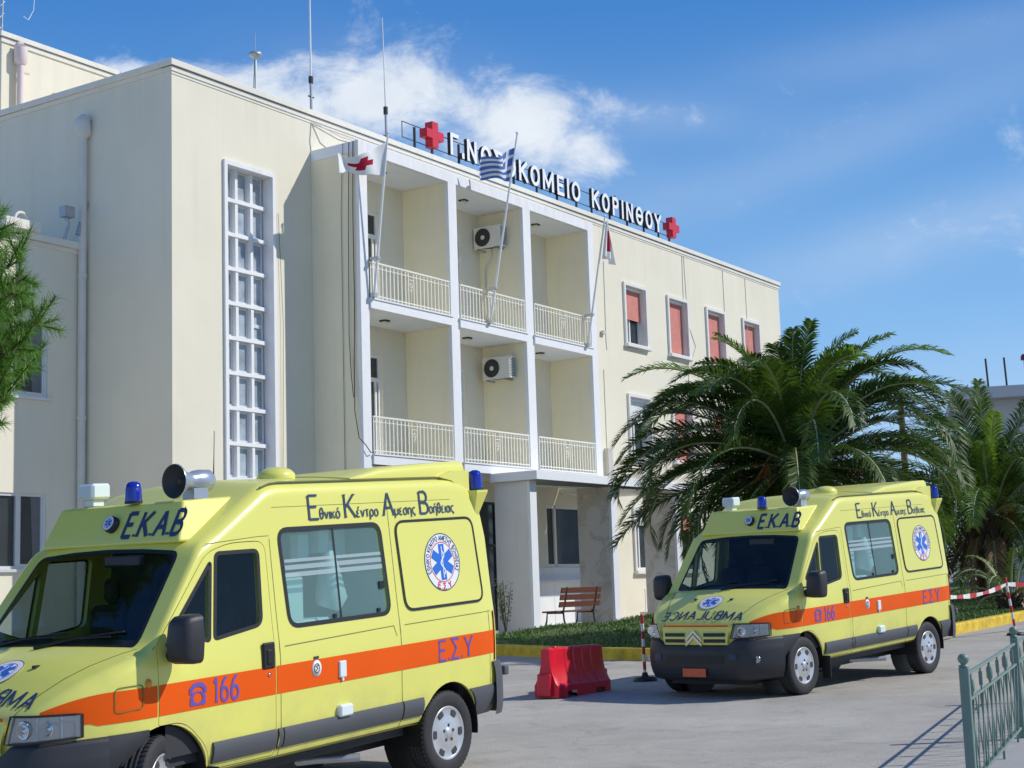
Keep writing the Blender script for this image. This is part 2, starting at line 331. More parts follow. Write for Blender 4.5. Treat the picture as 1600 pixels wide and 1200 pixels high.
def asphalt():
    mt = mat('worn_asphalt', (.27, .27, .265), .9, spec=.15); t = mt.node_tree; b = t.nodes['Principled BSDF']
    tcn = t.nodes.new('ShaderNodeTexCoord')
    def noise(s, d=6, dist=0., rough=.6):
        n = t.nodes.new('ShaderNodeTexNoise'); n.inputs['Scale'].default_value = s; n.inputs['Detail'].default_value = d; n.inputs['Distortion'].default_value = dist; n.inputs['Roughness'].default_value = rough
        t.links.new(tcn.outputs['Object'], n.inputs['Vector']); return n.outputs[0]
    def rng(x, a, bb, c, d):
        r = t.nodes.new('ShaderNodeMapRange'); r.inputs[1].default_value = a; r.inputs[2].default_value = bb; r.inputs[3].default_value = c; r.inputs[4].default_value = d; t.links.new(x, r.inputs[0]); return r.outputs[0]
    def mul(a, bb):
        m_ = t.nodes.new('ShaderNodeMath'); m_.operation = 'MULTIPLY'; t.links.new(a, m_.inputs[0]); t.links.new(bb, m_.inputs[1]); return m_.outputs[0]
    f = mul(mul(rng(noise(.35, 4), .3, .7, .84, 1.10), rng(noise(2.2, 8, .6), .3, .7, .90, 1.08)), mul(rng(noise(70, 4), .3, .7, .76, 1.24), mul(rng(noise(.9, 6, 1.5), .58, .74, 1, .76), rng(noise(3.1, 5, .8), .66, .76, 1, .72))))
    vo = t.nodes.new('ShaderNodeTexVoronoi'); vo.feature = 'DISTANCE_TO_EDGE'; vo.inputs['Scale'].default_value = .32
    wv = t.nodes.new('ShaderNodeVectorMath'); wv.operation = 'ADD'; nn = t.nodes.new('ShaderNodeTexNoise'); nn.inputs['Scale'].default_value = 1.4; nn.inputs['Detail'].default_value = 6
    t.links.new(tcn.outputs['Object'], nn.inputs['Vector']); t.links.new(tcn.outputs['Object'], wv.inputs[0]); t.links.new(nn.outputs[1], wv.inputs[1]); t.links.new(wv.outputs[0], vo.inputs['Vector'])
    f = mul(f, rng(vo.outputs['Distance'], .002, .007, .90, 1.0))
    v = t.nodes.new('ShaderNodeVectorMath'); v.operation = 'SCALE'; v.inputs[0].default_value = (.435, .408, .36); t.links.new(f, v.inputs['Scale']); t.links.new(v.outputs[0], b.inputs['Base Color'])
    bp = t.nodes.new('ShaderNodeBump'); bp.inputs['Strength'].default_value = .35; bp.inputs['Distance'].default_value = .006; t.links.new(noise(160, 3), bp.inputs['Height']); t.links.new(bp.outputs[0], b.inputs['Normal'])
    return mt
M['asphalt'] = asphalt()
# ------------------------------------------------------------------ stroke lettering
def arc(cx_, cy_, rx, ry, a0, a1, n=14): return [(cx_+rx*math.cos(R(a0+(a1-a0)*i/n)), cy_+ry*math.sin(R(a0+(a1-a0)*i/n))) for i in range(n+1)]
GL = {
 'Γ': (.56, [[(0, 0), (0, 1)], [(0, 1), (.52, 1)]]), 'Ν': (.64, [[(0, 0), (0, 1)], [(0, 1), (.62, 0)], [(.62, 0), (.62, 1)]]),
 'Ο': (.72, [arc(.36, .5, .35, .5, 0, 360, 28)]), 'Σ': (.58, [[(.56, 1), (0, 1), (.36, .52), (0, 0), (.58, 0)]]),
 'Κ': (.62, [[(0, 0), (0, 1)], [(.58, 1), (0, .40)], [(.17, .56), (.62, 0)]]), 'Μ': (.80, [[(0, 0), (0, 1)], [(0, 1), (.4, .18)], [(.4, .18), (.8, 1)], [(.8, 1), (.8, 0)]]),
 'Ε': (.54, [[(0, 0), (0, 1)], [(0, 1), (.52, 1)], [(0, .52), (.44, .52)], [(0, 0), (.54, 0)]]), 'Ι': (.0, [[(0, 0), (0, 1)]]),
 'Ρ': (.56, [[(0, 0), (0, 1)], [(0, 1), (.3, 1)] + arc(.3, .74, .25, .26, 90, -90) + [(0, .48)]]), 'Θ': (.72, [arc(.36, .5, .35, .5, 0, 360, 28), [(.2, .5), (.52, .5)]]),
 'Υ': (.64, [[(0, 1), (.32, .48)], [(.64, 1), (.32, .48)], [(.32, .5), (.32, 0)]]), 'Α': (.68, [[(0, 0), (.34, 1)], [(.34, 1), (.68, 0)], [(.12, .34), (.56, .34)]]),
 'Β': (.56, [[(0, 0), (0, 1)], [(0, 1), (.28, 1)] + arc(.28, .76, .22, .24, 90, -90) + [(0, .52)], [(0, .5), (.3, .5)] + arc(.3, .25, .26, .25, 90, -90) + [(0, 0)]]),
 'U': (.62, [[(0, 1), (0, .3)] + arc(.31, .3, .31, .3, 180, 360) + [(.62, 1)]]), 'L': (.5, [[(0, 1), (0, 0)], [(0, 0), (.5, 0)]]), 'C': (.64, [arc(.36, .5, .36, .5, 40, 320, 22)]),
 'Η': (.62, [[(0, 0), (0, 1)], [(.62, 0), (.62, 1)], [(0, .5), (.62, .5)]]), 'Τ': (.6, [[(0, 1), (.6, 1)], [(.3, 1), (.3, 0)]]),
 '1': (.24, [[(0, .82), (.16, 1)], [(.16, 1), (.16, 0)]]), '6': (.44, [arc(.22, .28, .22, .28, 0, 360, 22), [(.005, .30), (.03, .58), (.16, .86), (.34, 1)]]),
 '.': (.06, [[(.03, 0), (.03, .1)]]),
 'θ': (.34, [arc(.17, .4, .17, .4, 0, 360, 20), [(.03, .4), (.31, .4)]]), 'ν': (.36, [[(0, .52), (.18, 0)], [(.18, 0), (.36, .52)]]), 'ι': (.06, [[(.03, .52), (.03, 0)]]),
 'κ': (.34, [[(0, 0), (0, .52)], [(.32, .52), (0, .22)], [(.1, .3), (.34, 0)]]), 'ο': (.38, [arc(.19, .26, .19, .26, 0, 360, 18)]), 'ό': (.38, [arc(.19, .26, .19, .26, 0, 360, 18), [(.19, .62), (.26, .8)]]),
 'έ': (.32, [arc(.18, .39, .14, .13, 60, 270, 10), arc(.18, .13, .17, .13, 90, 310, 10), [(.17, .62), (.24, .8)]]), 'ε': (.32, [arc(.18, .39, .14, .13, 60, 270, 10), arc(.18, .13, .17, .13, 90, 310, 10)]),
 'τ': (.34, [[(0, .52), (.34, .52)], [(.17, .52), (.17, 0)]]), 'ρ': (.38, [arc(.19, .26, .19, .26, 0, 360, 18), [(0, .28), (0, -.24)]]),
 'μ': (.4, [[(0, -.24), (0, .52)], [(0, .14), (.08, .01), (.24, .01), (.36, .14)], [(.36, .52), (.36, 0)]]), 'σ': (.42, [arc(.19, .24, .19, .25, 0, 360, 18), [(.19, .51), (.44, .51)]]),
 'η': (.36, [[(0, 0), (0, .52)], [(0, .38), (.1, .5), (.24, .5), (.34, .38), (.34, -.24)]]), 'ή': (.36, [[(0, 0), (0, .52)], [(0, .38), (.1, .5), (.24, .5), (.34, .38), (.34, -.24)], [(.17, .62), (.24, .8)]]),
 'ς': (.34, [arc(.2, .28, .19, .24, 50, 230, 10) + [(.18, .02), (.28, -.04), (.24, -.16)]]), 'α': (.4, [arc(.17, .26, .17, .26, 0, 360, 16), [(.36, .52), (.34, .1), (.4, 0)]]),
}
GL['A'] = GL['Α']; GL['M'] = GL['Μ']; GL['B'] = GL['Β']; GL['N'] = GL['Ν']; GL['E'] = GL['Ε']
SERIF = {'Ε': [(0, 0), (0, 1)], 'Κ': [(0, 0), (0, 1), (.58, 1), (.62, 0)], 'Α': [(0, 0), (.68, 0)], 'Β': [(0, 0), (0, 1)], 'Υ': [(.32, 0), (0, 1), (.64, 1)], 'Σ': [], '1': [(.16, 0)], 'ι': [(.03, 0)], 'τ': [(.17, 0)], 'η': [(0, 0)], 'κ': [(0, 0), (.34, 0)], 'ρ': [(0, -.24)]}
def strip(pl, w, we=None):
    L, Rr = [], []; n = len(pl); closed = n > 3 and math.dist(pl[0], pl[-1]) < 1e-6
    for i, p in enumerate(pl):
        a = pl[i-1] if i > 0 else (pl[-2] if closed else None); b = pl[i+1] if i < n-1 else (pl[1] if closed else None)
        ds = []
        for q, r_ in ((a, p), (p, b)):
            if q is None or r_ is None: continue
            d = (r_[0]-q[0], r_[1]-q[1]); l = math.hypot(*d) or 1; ds.append((d[0]/l, d[1]/l))
        nx = sum(-d[1] for d in ds); ny = sum(d[0] for d in ds); l = math.hypot(nx, ny) or 1; nx, ny = nx/l, ny/l
        k = 1/max(.45, nx*-ds[0][1]+ny*ds[0][0])
        L.append((p[0]+nx*w/2*k, p[1]+ny*w/2*k)); Rr.append((p[0]-nx*w/2*k, p[1]-ny*w/2*k))
    return L, Rr
def write(mb, text, fn, w=.14, sp=.22, serif=False, italic=0., thick=0., big=None, mi=0, mi2=None, xs=1.):
    """lays stroke letters of unit cap height along x; fn(x, y, lift) -> point; returns the run length"""
    x = 0.; lift = 0.
    for ch in text:
        if ch == ' ': x += .42; continue
        lift = 0.
        wd, st = GL[ch]; k = big if (big and ch.isupper()) else 1.
        st = [list(q) for q in st]; ww = [w*k]*len(st)
        if serif:
            for (a, b) in SERIF.get(ch, []): st.append([(a-.09, b+(.02 if b < .5 else -.02)), (a+.09, b+(.02 if b < .5 else -.02))]); ww.append(w*.45*k)
        for q, wq in zip(st, ww):
            lift += .0004
            L, Rr = strip([(a*k*xs, b*k) for a, b in q], wq)
            T = lambda p, h: fn(x + p[0] + p[1]*italic, p[1], h)
            n = len(L); vs = [T(p, lift) for p in L] + [T(p, lift) for p in Rr]
            mb.add(vs, [(i, n+i, n+i+1, i+1) for i in range(n-1)], mi)
            if thick:
                vs2 = [T(p, lift-.002) for p in L] + [T(p, lift-.002) for p in Rr] + [T(p, lift-thick) for p in L] + [T(p, lift-thick) for p in Rr]
                fs = []
                for i in range(n-1):
                    fs += [(i, i+1, 2*n+i+1, 2*n+i), (n+i+1, n+i, 3*n+i, 3*n+i+1), (2*n+i, 2*n+i+1, 3*n+i+1, 3*n+i)]
                fs += [(n, 0, 2*n, 3*n), (n-1, 2*n-1, 4*n-1, 3*n-1)]
                mb.add(vs2, fs, mi if mi2 is None else mi2)
        x += wd*k*xs + sp
    return x - sp
def textlen(t, sp, big=None, xs=1.): return sum(.42 if c == ' ' else GL[c][0]*xs*(big if (big and c.isupper()) else 1)+sp for c in t)-sp
# ------------------------------------------------------------------ ground, kerbed island, grass
g = MB(); NX = 40
xs = [-900, -300, -100, -40] + [-30+2*i for i in range(46)] + [80, 140, 300, 900]
ys = [-300, -100, -40, -15] + [-6+2*i for i in range(45)] + [100, 160, 400, 1500]
def gfar(x, y): return gz(max(-40, min(90, x)), max(-15, min(110, y)))
g.add([(x, y, gfar(x, y)) for y in ys for x in xs], [(j*len(xs)+i, j*len(xs)+i+1, (j+1)*len(xs)+i+1, (j+1)*len(xs)+i) for j in range(len(ys)-1) for i in range(len(xs)-1)])
tag(g.build('ground', M['asphalt']), 'worn light grey asphalt forecourt in front of the hospital', 'asphalt', kind='structure')
isl = [(24.9, 19.2), (24.6, 17.6), (24.2, 16.2), (23.75, 15.1), (23.3, 13.8), (23.0, 12.5), (23.05, 11.3), (23.5, 10.3), (24.3, 9.7), (25.3, 9.45), (28, 9.4)] + [(30+3*i, 9.38) for i in range(17)]
KH = .20
def off_poly(pts, d):
    out = []
    for i, p in enumerate(pts):
        a = pts[max(i-1, 0)]; b = pts[min(i+1, len(pts)-1)]
        dx, dy = b[0]-a[0], b[1]-a[1]; l = math.hypot(dx, dy); out.append((p[0]-dy/l*d, p[1]+dx/l*d))
    return out
inn = off_poly(isl, .20)
kb = MB(); n = len(isl); vs = []
for (a, b), h in [(p, -.1) for p in isl] + [(p, KH-.03) for p in off_poly(isl, .01)] + [(p, KH) for p in off_poly(isl, .04)] + [(p, KH) for p in inn] + [(p, -.1) for p in inn]:
    q = F(a, b); vs.append((q.x, q.y, gz(q.x, q.y)+h))
for k in range(4):
    kb.add(vs, [(k*n+i, k*n+i+1, (k+1)*n+i+1, (k+1)*n+i) for i in range(n-1)])
# joints between kerb stones
k = kb.build('kerb', M['kerb'], fix=True); tag(k, 'worn yellow painted kerb around the palm lawn', 'kerb', kind='structure')
lw = MB(); poly = inn + [(78, 19.2)]
def lawn_h(s, n_):  return gzf(s, n_) + KH - .03 + .05*math.sin(s*1.3)*math.sin(n_*1.1)*min(1, max(0, (n_-10)/2))
import bisect
def left_edge(n_):
    pts = sorted([(p[1], p[0]) for p in inn if p[0] < 26]); 
    for i in range(len(pts)-1):
        if pts[i][0] <= n_ <= pts[i+1][0]:
            t = (n_-pts[i][0])/max(1e-6, pts[i+1][0]-pts[i][0]); return pts[i][1]+t*(pts[i+1][1]-pts[i][1])
    return 24.9 if n_ > 17 else 25.5
rows = [9.6+(19.2-9.6)*j/16 for j in range(17)]; NS = 40
vs = []
for n_ in rows:
    le = left_edge(n_)
    for i in range(NS+1):
        s_ = le + (78-le)*(i/NS)**1.6; q = F(s_, n_); vs.append((q.x, q.y, lawn_h(s_, n_)))
lw.add(vs, [(j*(NS+1)+i, j*(NS+1)+i+1, (j+1)*(NS+1)+i+1, (j+1)*(NS+1)+i) for j in range(16) for i in range(NS)], 0, True)
tag(lw.build('lawn_soil', M['soil']), 'bare soil under the lawn around the palms', 'soil', kind='structure')
gr = MB(); rg = random.Random(3)
def blades(s0, s1, n0, n1, cnt, h0, h1):
    for _ in range(cnt):
        s_ = rg.uniform(s0, s1); n_ = rg.uniform(n0, n1)
        if s_ < left_edge(n_)+.02: continue
        q = F(s_, n_); z = lawn_h(s_, n_)-.01; a = rg.uniform(0, 6.28); h = rg.uniform(h0, h1); w = .012+h*.05
        dx, dy = math.cos(a)*w, math.sin(a)*w; lx, ly = rg.uniform(-.5, .5)*h, rg.uniform(-.5, .5)*h
        gr.add([(q.x-dx, q.y-dy, z), (q.x+dx, q.y+dy, z), (q.x+lx*.5+dx*.6, q.y+ly*.5+dy*.6, z+h*.6), (q.x+lx, q.y+ly, z+h), (q.x+lx*.5-dx*.6, q.y+ly*.5-dy*.6, z+h*.6)], [(0, 1, 2, 4), (4, 2, 3)])
blades(23, 36, 9.6, 19.2, 26000, .02, .065); blades(30, 52, 9.6, 17, 22000, .03, .09); blades(25, 40, 18.4, 19.2, 2200, .04, .12); blades(23, 30, 10, 16, 500, .08, .16)
tag(gr.build('lawn_grass', M['grassb']), 'green grass growing around the palms', 'grass', kind='stuff')
pv = MB(); pz = gzf(34, 20)+.13
pv.prism([(24.9, 19.2), (78, 19.2), (78, 24.9), (21.5, 24.9), (21.5, 22.2), (24.9, 22.2)], lambda a, b, h: FAC @ Vector((a, b, gzf(a, b)+h)), -.3, .012)
tag(pv.build('paving', M['paving']), 'pale paving of the entrance porch', 'paving', kind='structure')
# ------------------------------------------------------------------ hospital building
OS, ON = 25.76, 20.8
HB = fthing('hospital_building', OS, ON, 0, 'cream three storey hospital with white balcony frame and entrance canopy', 'building')
class FB(MB):   # builder in facade coordinates, stored relative to the building's origin
    def done(s, name, mats, parent=None, fix=False):
        s.v = [(x-OS, y-ON, z) for x, y, z in s.v]; return s.build(name, mats, HB if parent is None else parent, fix)
def wall_holes(mb, s0, s1, z0, z1, n, holes, depth=.32, mi=0, ri=0):
    S_ = sorted({s0, s1, *[h[0] for h in holes], *[h[1] for h in holes]}); Z_ = sorted({z0, z1, *[h[2] for h in holes], *[h[3] for h in holes]})
    for i in range(len(S_)-1):
        for j in range(len(Z_)-1):
            cs, cz = (S_[i]+S_[i+1])/2, (Z_[j]+Z_[j+1])/2
            if any(h[0] < cs < h[1] and h[2] < cz < h[3] for h in holes): continue
            mb.quad((S_[i], n, Z_[j]), (S_[i+1], n, Z_[j]), (S_[i+1], n, Z_[j+1]), (S_[i], n, Z_[j+1]), mi)
    for a, b, c, d in holes:
        for p, q in (((a, c), (a, d)), ((b, d), (b, c)), ((a, d), (b, d)), ((b, c), (a, c))):
            mb.quad((p[0], n, p[1]), (q[0], n, q[1]), (q[0], n+depth, q[1]), (p[0], n+depth, p[1]), ri)
NM = 22.19; TOP = 12.64; S0, S1 = 21.47, 52.0
win_s = [40.11, 42.95, 45.73, 48.59]; WW = 1.46
holes = [(s+.09, s+WW-.09, z+.14, z+1.92) for s in win_s for z in (8.84, 5.40, 1.98)]
stair = (22.98, 24.46, 2.4, 10.81)
balc_doors = [(s, s+1.04, z, z+2.58) for s in (27.2, 30.64, 33.95) for z in (8.13, 4.67)]
lower = [(29.8, 32.9, .3, 3.9), (35.3, 37.3, 2.22, 3.9)]
w = FB(); wall_holes(w, S0, S1, -1, TOP-.14, NM, holes+[stair]+balc_doors+lower)
w.quad((S0, NM, -1), (S0, NM, TOP-.14), (S0, 38, TOP-.14), (S0, 38, -1)); w.quad((S1, NM, -1), (S1, 38, -1), (S1, 38, TOP-.14), (S1, NM, TOP-.14))
w.quad((S0, 38, -1), (S0, 38, TOP-.14), (S1, 38, TOP-.14), (S1, 38, -1)); w.quad((S0, NM, 12.2), (S1, NM, 12.2), (S1, 38, 12.2), (S0, 38, 12.2))
w.quad((S0, NM+.25, TOP-.14), (S1, NM+.25, TOP-.14), (S1, NM+.25, 12.2), (S0, NM+.25, 12.2))
wall = w.done('wall', M['wall'])
c = FB()
for (a, b, e, f) in ((S0-.08, S1+.08, NM-.08, NM+.28), (S0-.08, S0+.28, NM+.281, 38.08), (S1-.28, S1+.08, NM+.281, 38.08)):
    c.box(a, b, e, f, TOP-.14, TOP, 0, .012)
c.box(S0-.03, S1+.03, NM-.035, NM-.002, TOP-.24, TOP-.142); c.box(S0-.03, S0-.002, NM-.002, 38, TOP-.24, TOP-.142); c.box(S0-.012, S1+.012, NM-.014, NM-.002, TOP-.30, TOP-.241)
c.done('cornice', M['coping'])
# windows with stone surrounds and red roller shutters
for i, s in enumerate(win_s):
    for z, floor_ in ((8.84, 2), (5.40, 1), (1.98, 0)):
        f = FB(); a, b, zb, zt = s, s+WW, z, z+2.02; N0 = NM-.07
        f.box(a, a+.095, N0, NM+.02, zb+.13, zt); f.box(b-.095, b, N0, NM+.02, zb+.13, zt); f.box(a+.096, b-.096, N0, NM+.02, zt-.095, zt)
        f.box(a-.03, b+.03, N0-.07, NM+.02, zb, zb+.128, 0, .02)
        for (p0, p1, q0, q1) in ((a+.096, a+.11, zb+.14, zt-.10), (b-.11, b-.096, zb+.14, zt-.10)): f.box(p0, p1, NM+.002, NM+.318, q0, q1)
        fr = f.done('window', M['stone'])
        k = FB(); n0 = NM+.21; x0, x1, z0, z1 = a+.11, b-.11, zb+.15, zt-.10
        for (p0, p1, q0, q1) in ((x0, x0+.06, z0, z1), (x1-.06, x1, z0, z1), (x0+.06, x1-.06, z1-.06, z1), (x0+.06, x1-.06, z0, z0+.06), ((x0+x1)/2-.035, (x0+x1)/2+.035, z0+.06, z1-.06)):
            k.box(p0, p1, n0, n0+.06, q0, q1)
        k.done('sash', M['whitemetal'], fr)
        p = FB(); p.quad((x0, n0+.04, z0), (x1, n0+.04, z0), (x1, n0+.04, z1), (x0, n0+.04, z1)); p.done('pane', M['pane'], fr)
        drop = {(0, 2): .56, (0, 1): .42, (1, 0): .4, (0, 0): .25}.get((i, floor_), 1.0)
        sh = FB(); zz = z1-(z1-z0)*drop
        nsl = max(3, int((z1-zz)/.05))
        for q in range(nsl):
            t0 = zz+(z1-zz)*q/nsl; t1 = zz+(z1-zz)*(q+1)/nsl; n1_ = n0-.06
            sh.quad((x0+.01, n1_-.006, t0), (x1-.01, n1_-.006, t0), (x1-.01, n1_, t1), (x0+.01, n1_, t1)); sh.quad((x0+.01, n1_, t1), (x1-.01, n1_, t1), (x1-.01, n1_-.006, t1), (x0+.01, n1_-.006, t1))
        sh.done('roller_shutter', M['shutter'] if not (i == 0 and floor_ < 2) else M['whitemetal'], fr)
        hd = FB(); hd.box(x0, x1, NM+.06, NM+.20, z1-.09, z1-.002); hd.done('shutter_box', M['alu'], fr)
for o in [x for x in col.objects if x.name.startswith('window') and x.parent == HB][:1]: pass
# stair window
a, b, zb, zt = 22.93, 24.51, 2.3, 10.86
f = FB()
f.box(a, a+.09, NM-.06, NM+.40, zb, zt); f.box(b-.09, b, NM-.06, NM+.40, zb, zt); f.box(a+.091, b-.091, NM-.06, NM+.40, zt-.10, zt)
st = f.done('stair_window', M['white']); st['label'] = 'tall narrow white framed stair window'
gm = FB(); x0, x1 = a+.091, b-.091; cw = (x1-x0)/3; pitch = .745
for k in (1, 2): gm.box(x0+cw*k-.04, x0+cw*k+.04, NM+.14, NM+.285, zb, zt-.101)
zr = []; z = zt-.10-.70
while z > zb: zr.append(z); z -= pitch
for z in zr: gm.box(x0+.001, x1-.001, NM+.12, NM+.28, z-.04, z+.04)
gm.done('mullion_grid', M['white'], st)
fr = FB(); pa = FB(); cu = FB()
lv = [zt-.101+.04] + zr; rgw = random.Random(5)
for j in range(len(lv)-1):
    for k in range(3):
        l, r_ = x0+cw*k+.045, x0+cw*(k+1)-.045; t, bt = lv[j]-.045, lv[j+1]+.045
        for q in ((l, l+.04, bt, t), (r_-.04, r_, bt, t), (l+.04, r_-.04, t-.04, t), (l+.04, r_-.04, bt, bt+.05)): fr.box(q[0], q[1], NM+.235, NM+.27, q[2], q[3])
        if (j, k) == (4, 2): fr.box(l+.04, r_-.04, NM+.225, NM+.27, bt+.28, bt+.36)
        tl = rgw.uniform(-.004, .004); pa.quad((l, NM+.26+tl, bt), (r_, NM+.26-tl, bt), (r_, NM+.26-tl, t), (l, NM+.26+tl, t))
fr.done('casement_frames', M['alu'], st)
pa.done('pane', mat('stair_pane', (.36, .41, .45), .08, var=.5, scale=2.2, spec=.7), st)
# balcony frame
bf = FB(); NF = 20.8
PIL = [(25.76, 26.05), (29.16, 29.49), (32.45, 32.80), (35.75, 36.05)]
for i, (a, b) in enumerate(PIL): bf.box(a, b, NF, NF+.10, -.5 if i == 0 else 4.40, 11.43)
bf.box(25.76, 36.05, NF, NF+.10, 11.431, 11.68)
bf.done('balcony_frame', M['white'])
bw = FB()
for i, (a, b) in enumerate(PIL): bw.box(a+.006, b-.02, NF+.101, NM-.003, -.5 if i == 0 else 4.41, 11.42)
bw.box(26.0, 29.4, NF+.05, NF+.25, -.5, 4.42)
bw.done('divider_wall', M['wall2'])
rs = FB(); rs.box(25.765, 36.045, NF+.101, NM-.003, 11.425, 11.675); rs.done('balcony_roof', M['soffit'])
for i in range(3):
    for z in (7.90, 4.44):
        a, b = PIL[i][1], PIL[i+1][0]
        if i == 2: b -= .0
        sl_ = FB(); sl_.box(a-.02 if i else a+.004, b-.01, NF-.05, NF+.12, z, z+.20); sl_.box(a-.03 if i else a+.004, b-.006, NF-.075, NF+.12, z+.201, z+.235)
        s_o = sl_.done('balcony_slab', M['white'])
        sf = FB(); sf.box(a+.003, b-.003, NF+.121, NM-.004, z+.004, z+.23); sf.done('soffit', M['soffit'], s_o)
        r_ = FB(); zt = z+.23; A, B = a+.03, b-.10; n0 = NF-.02
        r_.box(A, B, n0-.025, n0+.025, zt+.80, zt+.835); r_.box(A, B, n0-.012, n0+.012, zt+.06, zt+.085); r_.box(A, B, n0-.01, n0+.01, zt+.70, zt+.715)
        nb = 21
        for k in range(nb+1):
            x = A+.01+(B-A-.02)*k/nb
            if abs(k-nb/2) < 1.2: continue
            r_.box(x-.012, x+.012, n0-.0095, n0+.0095, zt+.02, zt+.79)
        mx_ = (A+B)/2
        for e in (-.10, .10): r_.box(mx_+e-.011, mx_+e+.011, n0-.009, n0+.009, zt+.02, zt+.79)
        T = lambda x, y: (x, n0, y)
        r_.tube([T(mx_-.085, zt+.62), T(mx_+.085, zt+.62)], .012, 6); r_.tube([T(mx_, zt+.70), T(mx_, zt+.10)], .008, 6)
        r_.tube([T(mx_+.05*math.cos(t_), zt+.50+.05*math.sin(t_)) for t_ in [k*math.pi/6 for k in range(13)]], .011, 6, cap=False)
        r_.tube([T(mx_+.035*math.sin(t_*2), zt+.44-.03*t_) for t_ in [k*.45 for k in range(9)]], .011, 6)
        r_.done('balcony_railing', M['rail'])
        li = FB(); ls = [27.48, 30.80, 34.18][i]
        for zz in ([z] if z > 5 else []) + ([11.425] if z > 5 else []):
            li.box(ls-.09, ls+.09, 21.41, 21.59, zz-.035, zz-.001); li.lathe([(.075, 0), (.07, .05), (.045, .09), (0, .10)], 12, 1, lambda x, y, h, ls=ls, zz=zz: (ls+x, 21.5+y, zz-.034-h))
        if li.v: li.done('ceiling_lamp', [M['cable'], M['coping']])
        # balcony doors
        ds = balc_doors[i*2 + (0 if z > 5 else 1)]
        d_ = FB(); n0 = NM+.06
        for (p0, p1, q0, q1) in ((ds[0], ds[0]+.09, ds[2], ds[3]), (ds[1]-.09, ds[1], ds[2], ds[3]), (ds[0]+.09, ds[1]-.09, ds[3]-.09, ds[3]), (ds[0]+.09, ds[1]-.09, ds[3]-.66, ds[3]-.56), (ds[0]+.09, ds[1]-.09, ds[2], ds[2]+.16), (ds[1]-.22, ds[1]-.16, ds[2]+.16, ds[3]-.66)):
            d_.box(p0, p1, n0, n0+.06, q0, q1)
        do = d_.done('balcony_door', M['whitemetal'])
        p = FB(); p.quad((ds[0], n0+.04, ds[2]), (ds[1], n0+.04, ds[2]), (ds[1], n0+.04, ds[3]), (ds[0], n0+.04, ds[3])); p.done('pane', M['pane'], do)
# canopy and fins
cn = FB(); cn.box(30.55, 38.75, 19.44, 20.79, 4.215, 4.435, 0, .012); cn.box(36.06, 38.745, 20.791, NM-.004, 4.222, 4.428); cn.done('entrance_canopy', M['white'])
for s in (30.68, 34.56, 38.16):
    fn_ = FB(); fn_.box(s, s+.27, 19.80, 20.75, -.2, 4.212); fo = fn_.done('porch_fin', M['marblepale'] if s < 31 else M['marble'])
    e_ = FB(); e_.box(s-.01, s+.28, 19.72, 19.799, -.2, 4.213); e_.done('fin_edge', M['white'], fo)
ke = FB(); z0 = .4
for (p0, p1, q0, q1) in ((35.3, 35.36, 2.22, 3.9), (35.72, 35.82, 2.22, 3.9), (37.24, 37.3, 2.22, 3.9), (35.36, 37.24, 3.82, 3.9), (35.36, 37.24, 2.22, 2.30)): ke.box(p0, p1, NM+.02, NM+.10, q0, q1)
ko = ke.done('kiosk_window', M['whitemetal'])
p = FB(); p.quad((35.3, NM+.07, 2.22), (37.3, NM+.07, 2.22), (37.3, NM+.07, 3.9), (35.3, NM+.07, 3.9)); p.done('pane', M['pane'], ko)
kw = FB(); kw.box(33.4, 37.9, NM-.05, NM-.004, .3, 2.2); kw.box(33.4, 37.9, NM-.28, NM-.051, 1.80, 1.86)
for x in (34.4, 35.5, 36.6): kw.box(x, x+.015, NM-.058, NM-.051, .3, 1.79)
kw.done('kiosk_counter', M['white'])
gd = FB()
for x in (29.8, 30.8, 31.85, 32.84): gd.box(x, x+.06, NM+.03, NM+.09, .3, 3.9)
gd.box(29.861, 32.84, NM+.03, NM+.09, 3.84, 3.9); gd.box(29.861, 32.84, NM+.03, NM+.09, 2.75, 2.82)
gdo = gd.done('entrance_door', M['cable']); p = FB(); p.quad((29.8, NM+.07, .3), (32.9, NM+.07, .3), (32.9, NM+.07, 3.9), (29.8, NM+.07, 3.9)); p.done('pane', M['pane'], gdo)
pr = FB(); 
pr.box(38.9, 42.5, 21.2, 21.23, 1.50, 1.54); pr.box(38.9, 42.5, 21.2, 21.23, .92, .95)
for k in range(34): x = 38.92+k*.106; pr.box(x, x+.022, 21.205, 21.225, .951, 1.499)
pr.done('ramp_railing', M['whitemetal'])
lb = FB(); lb.box(38.9, 46, 21.05, 21.40, -.2, .90); lb.done('ramp_wall', M['coping'])
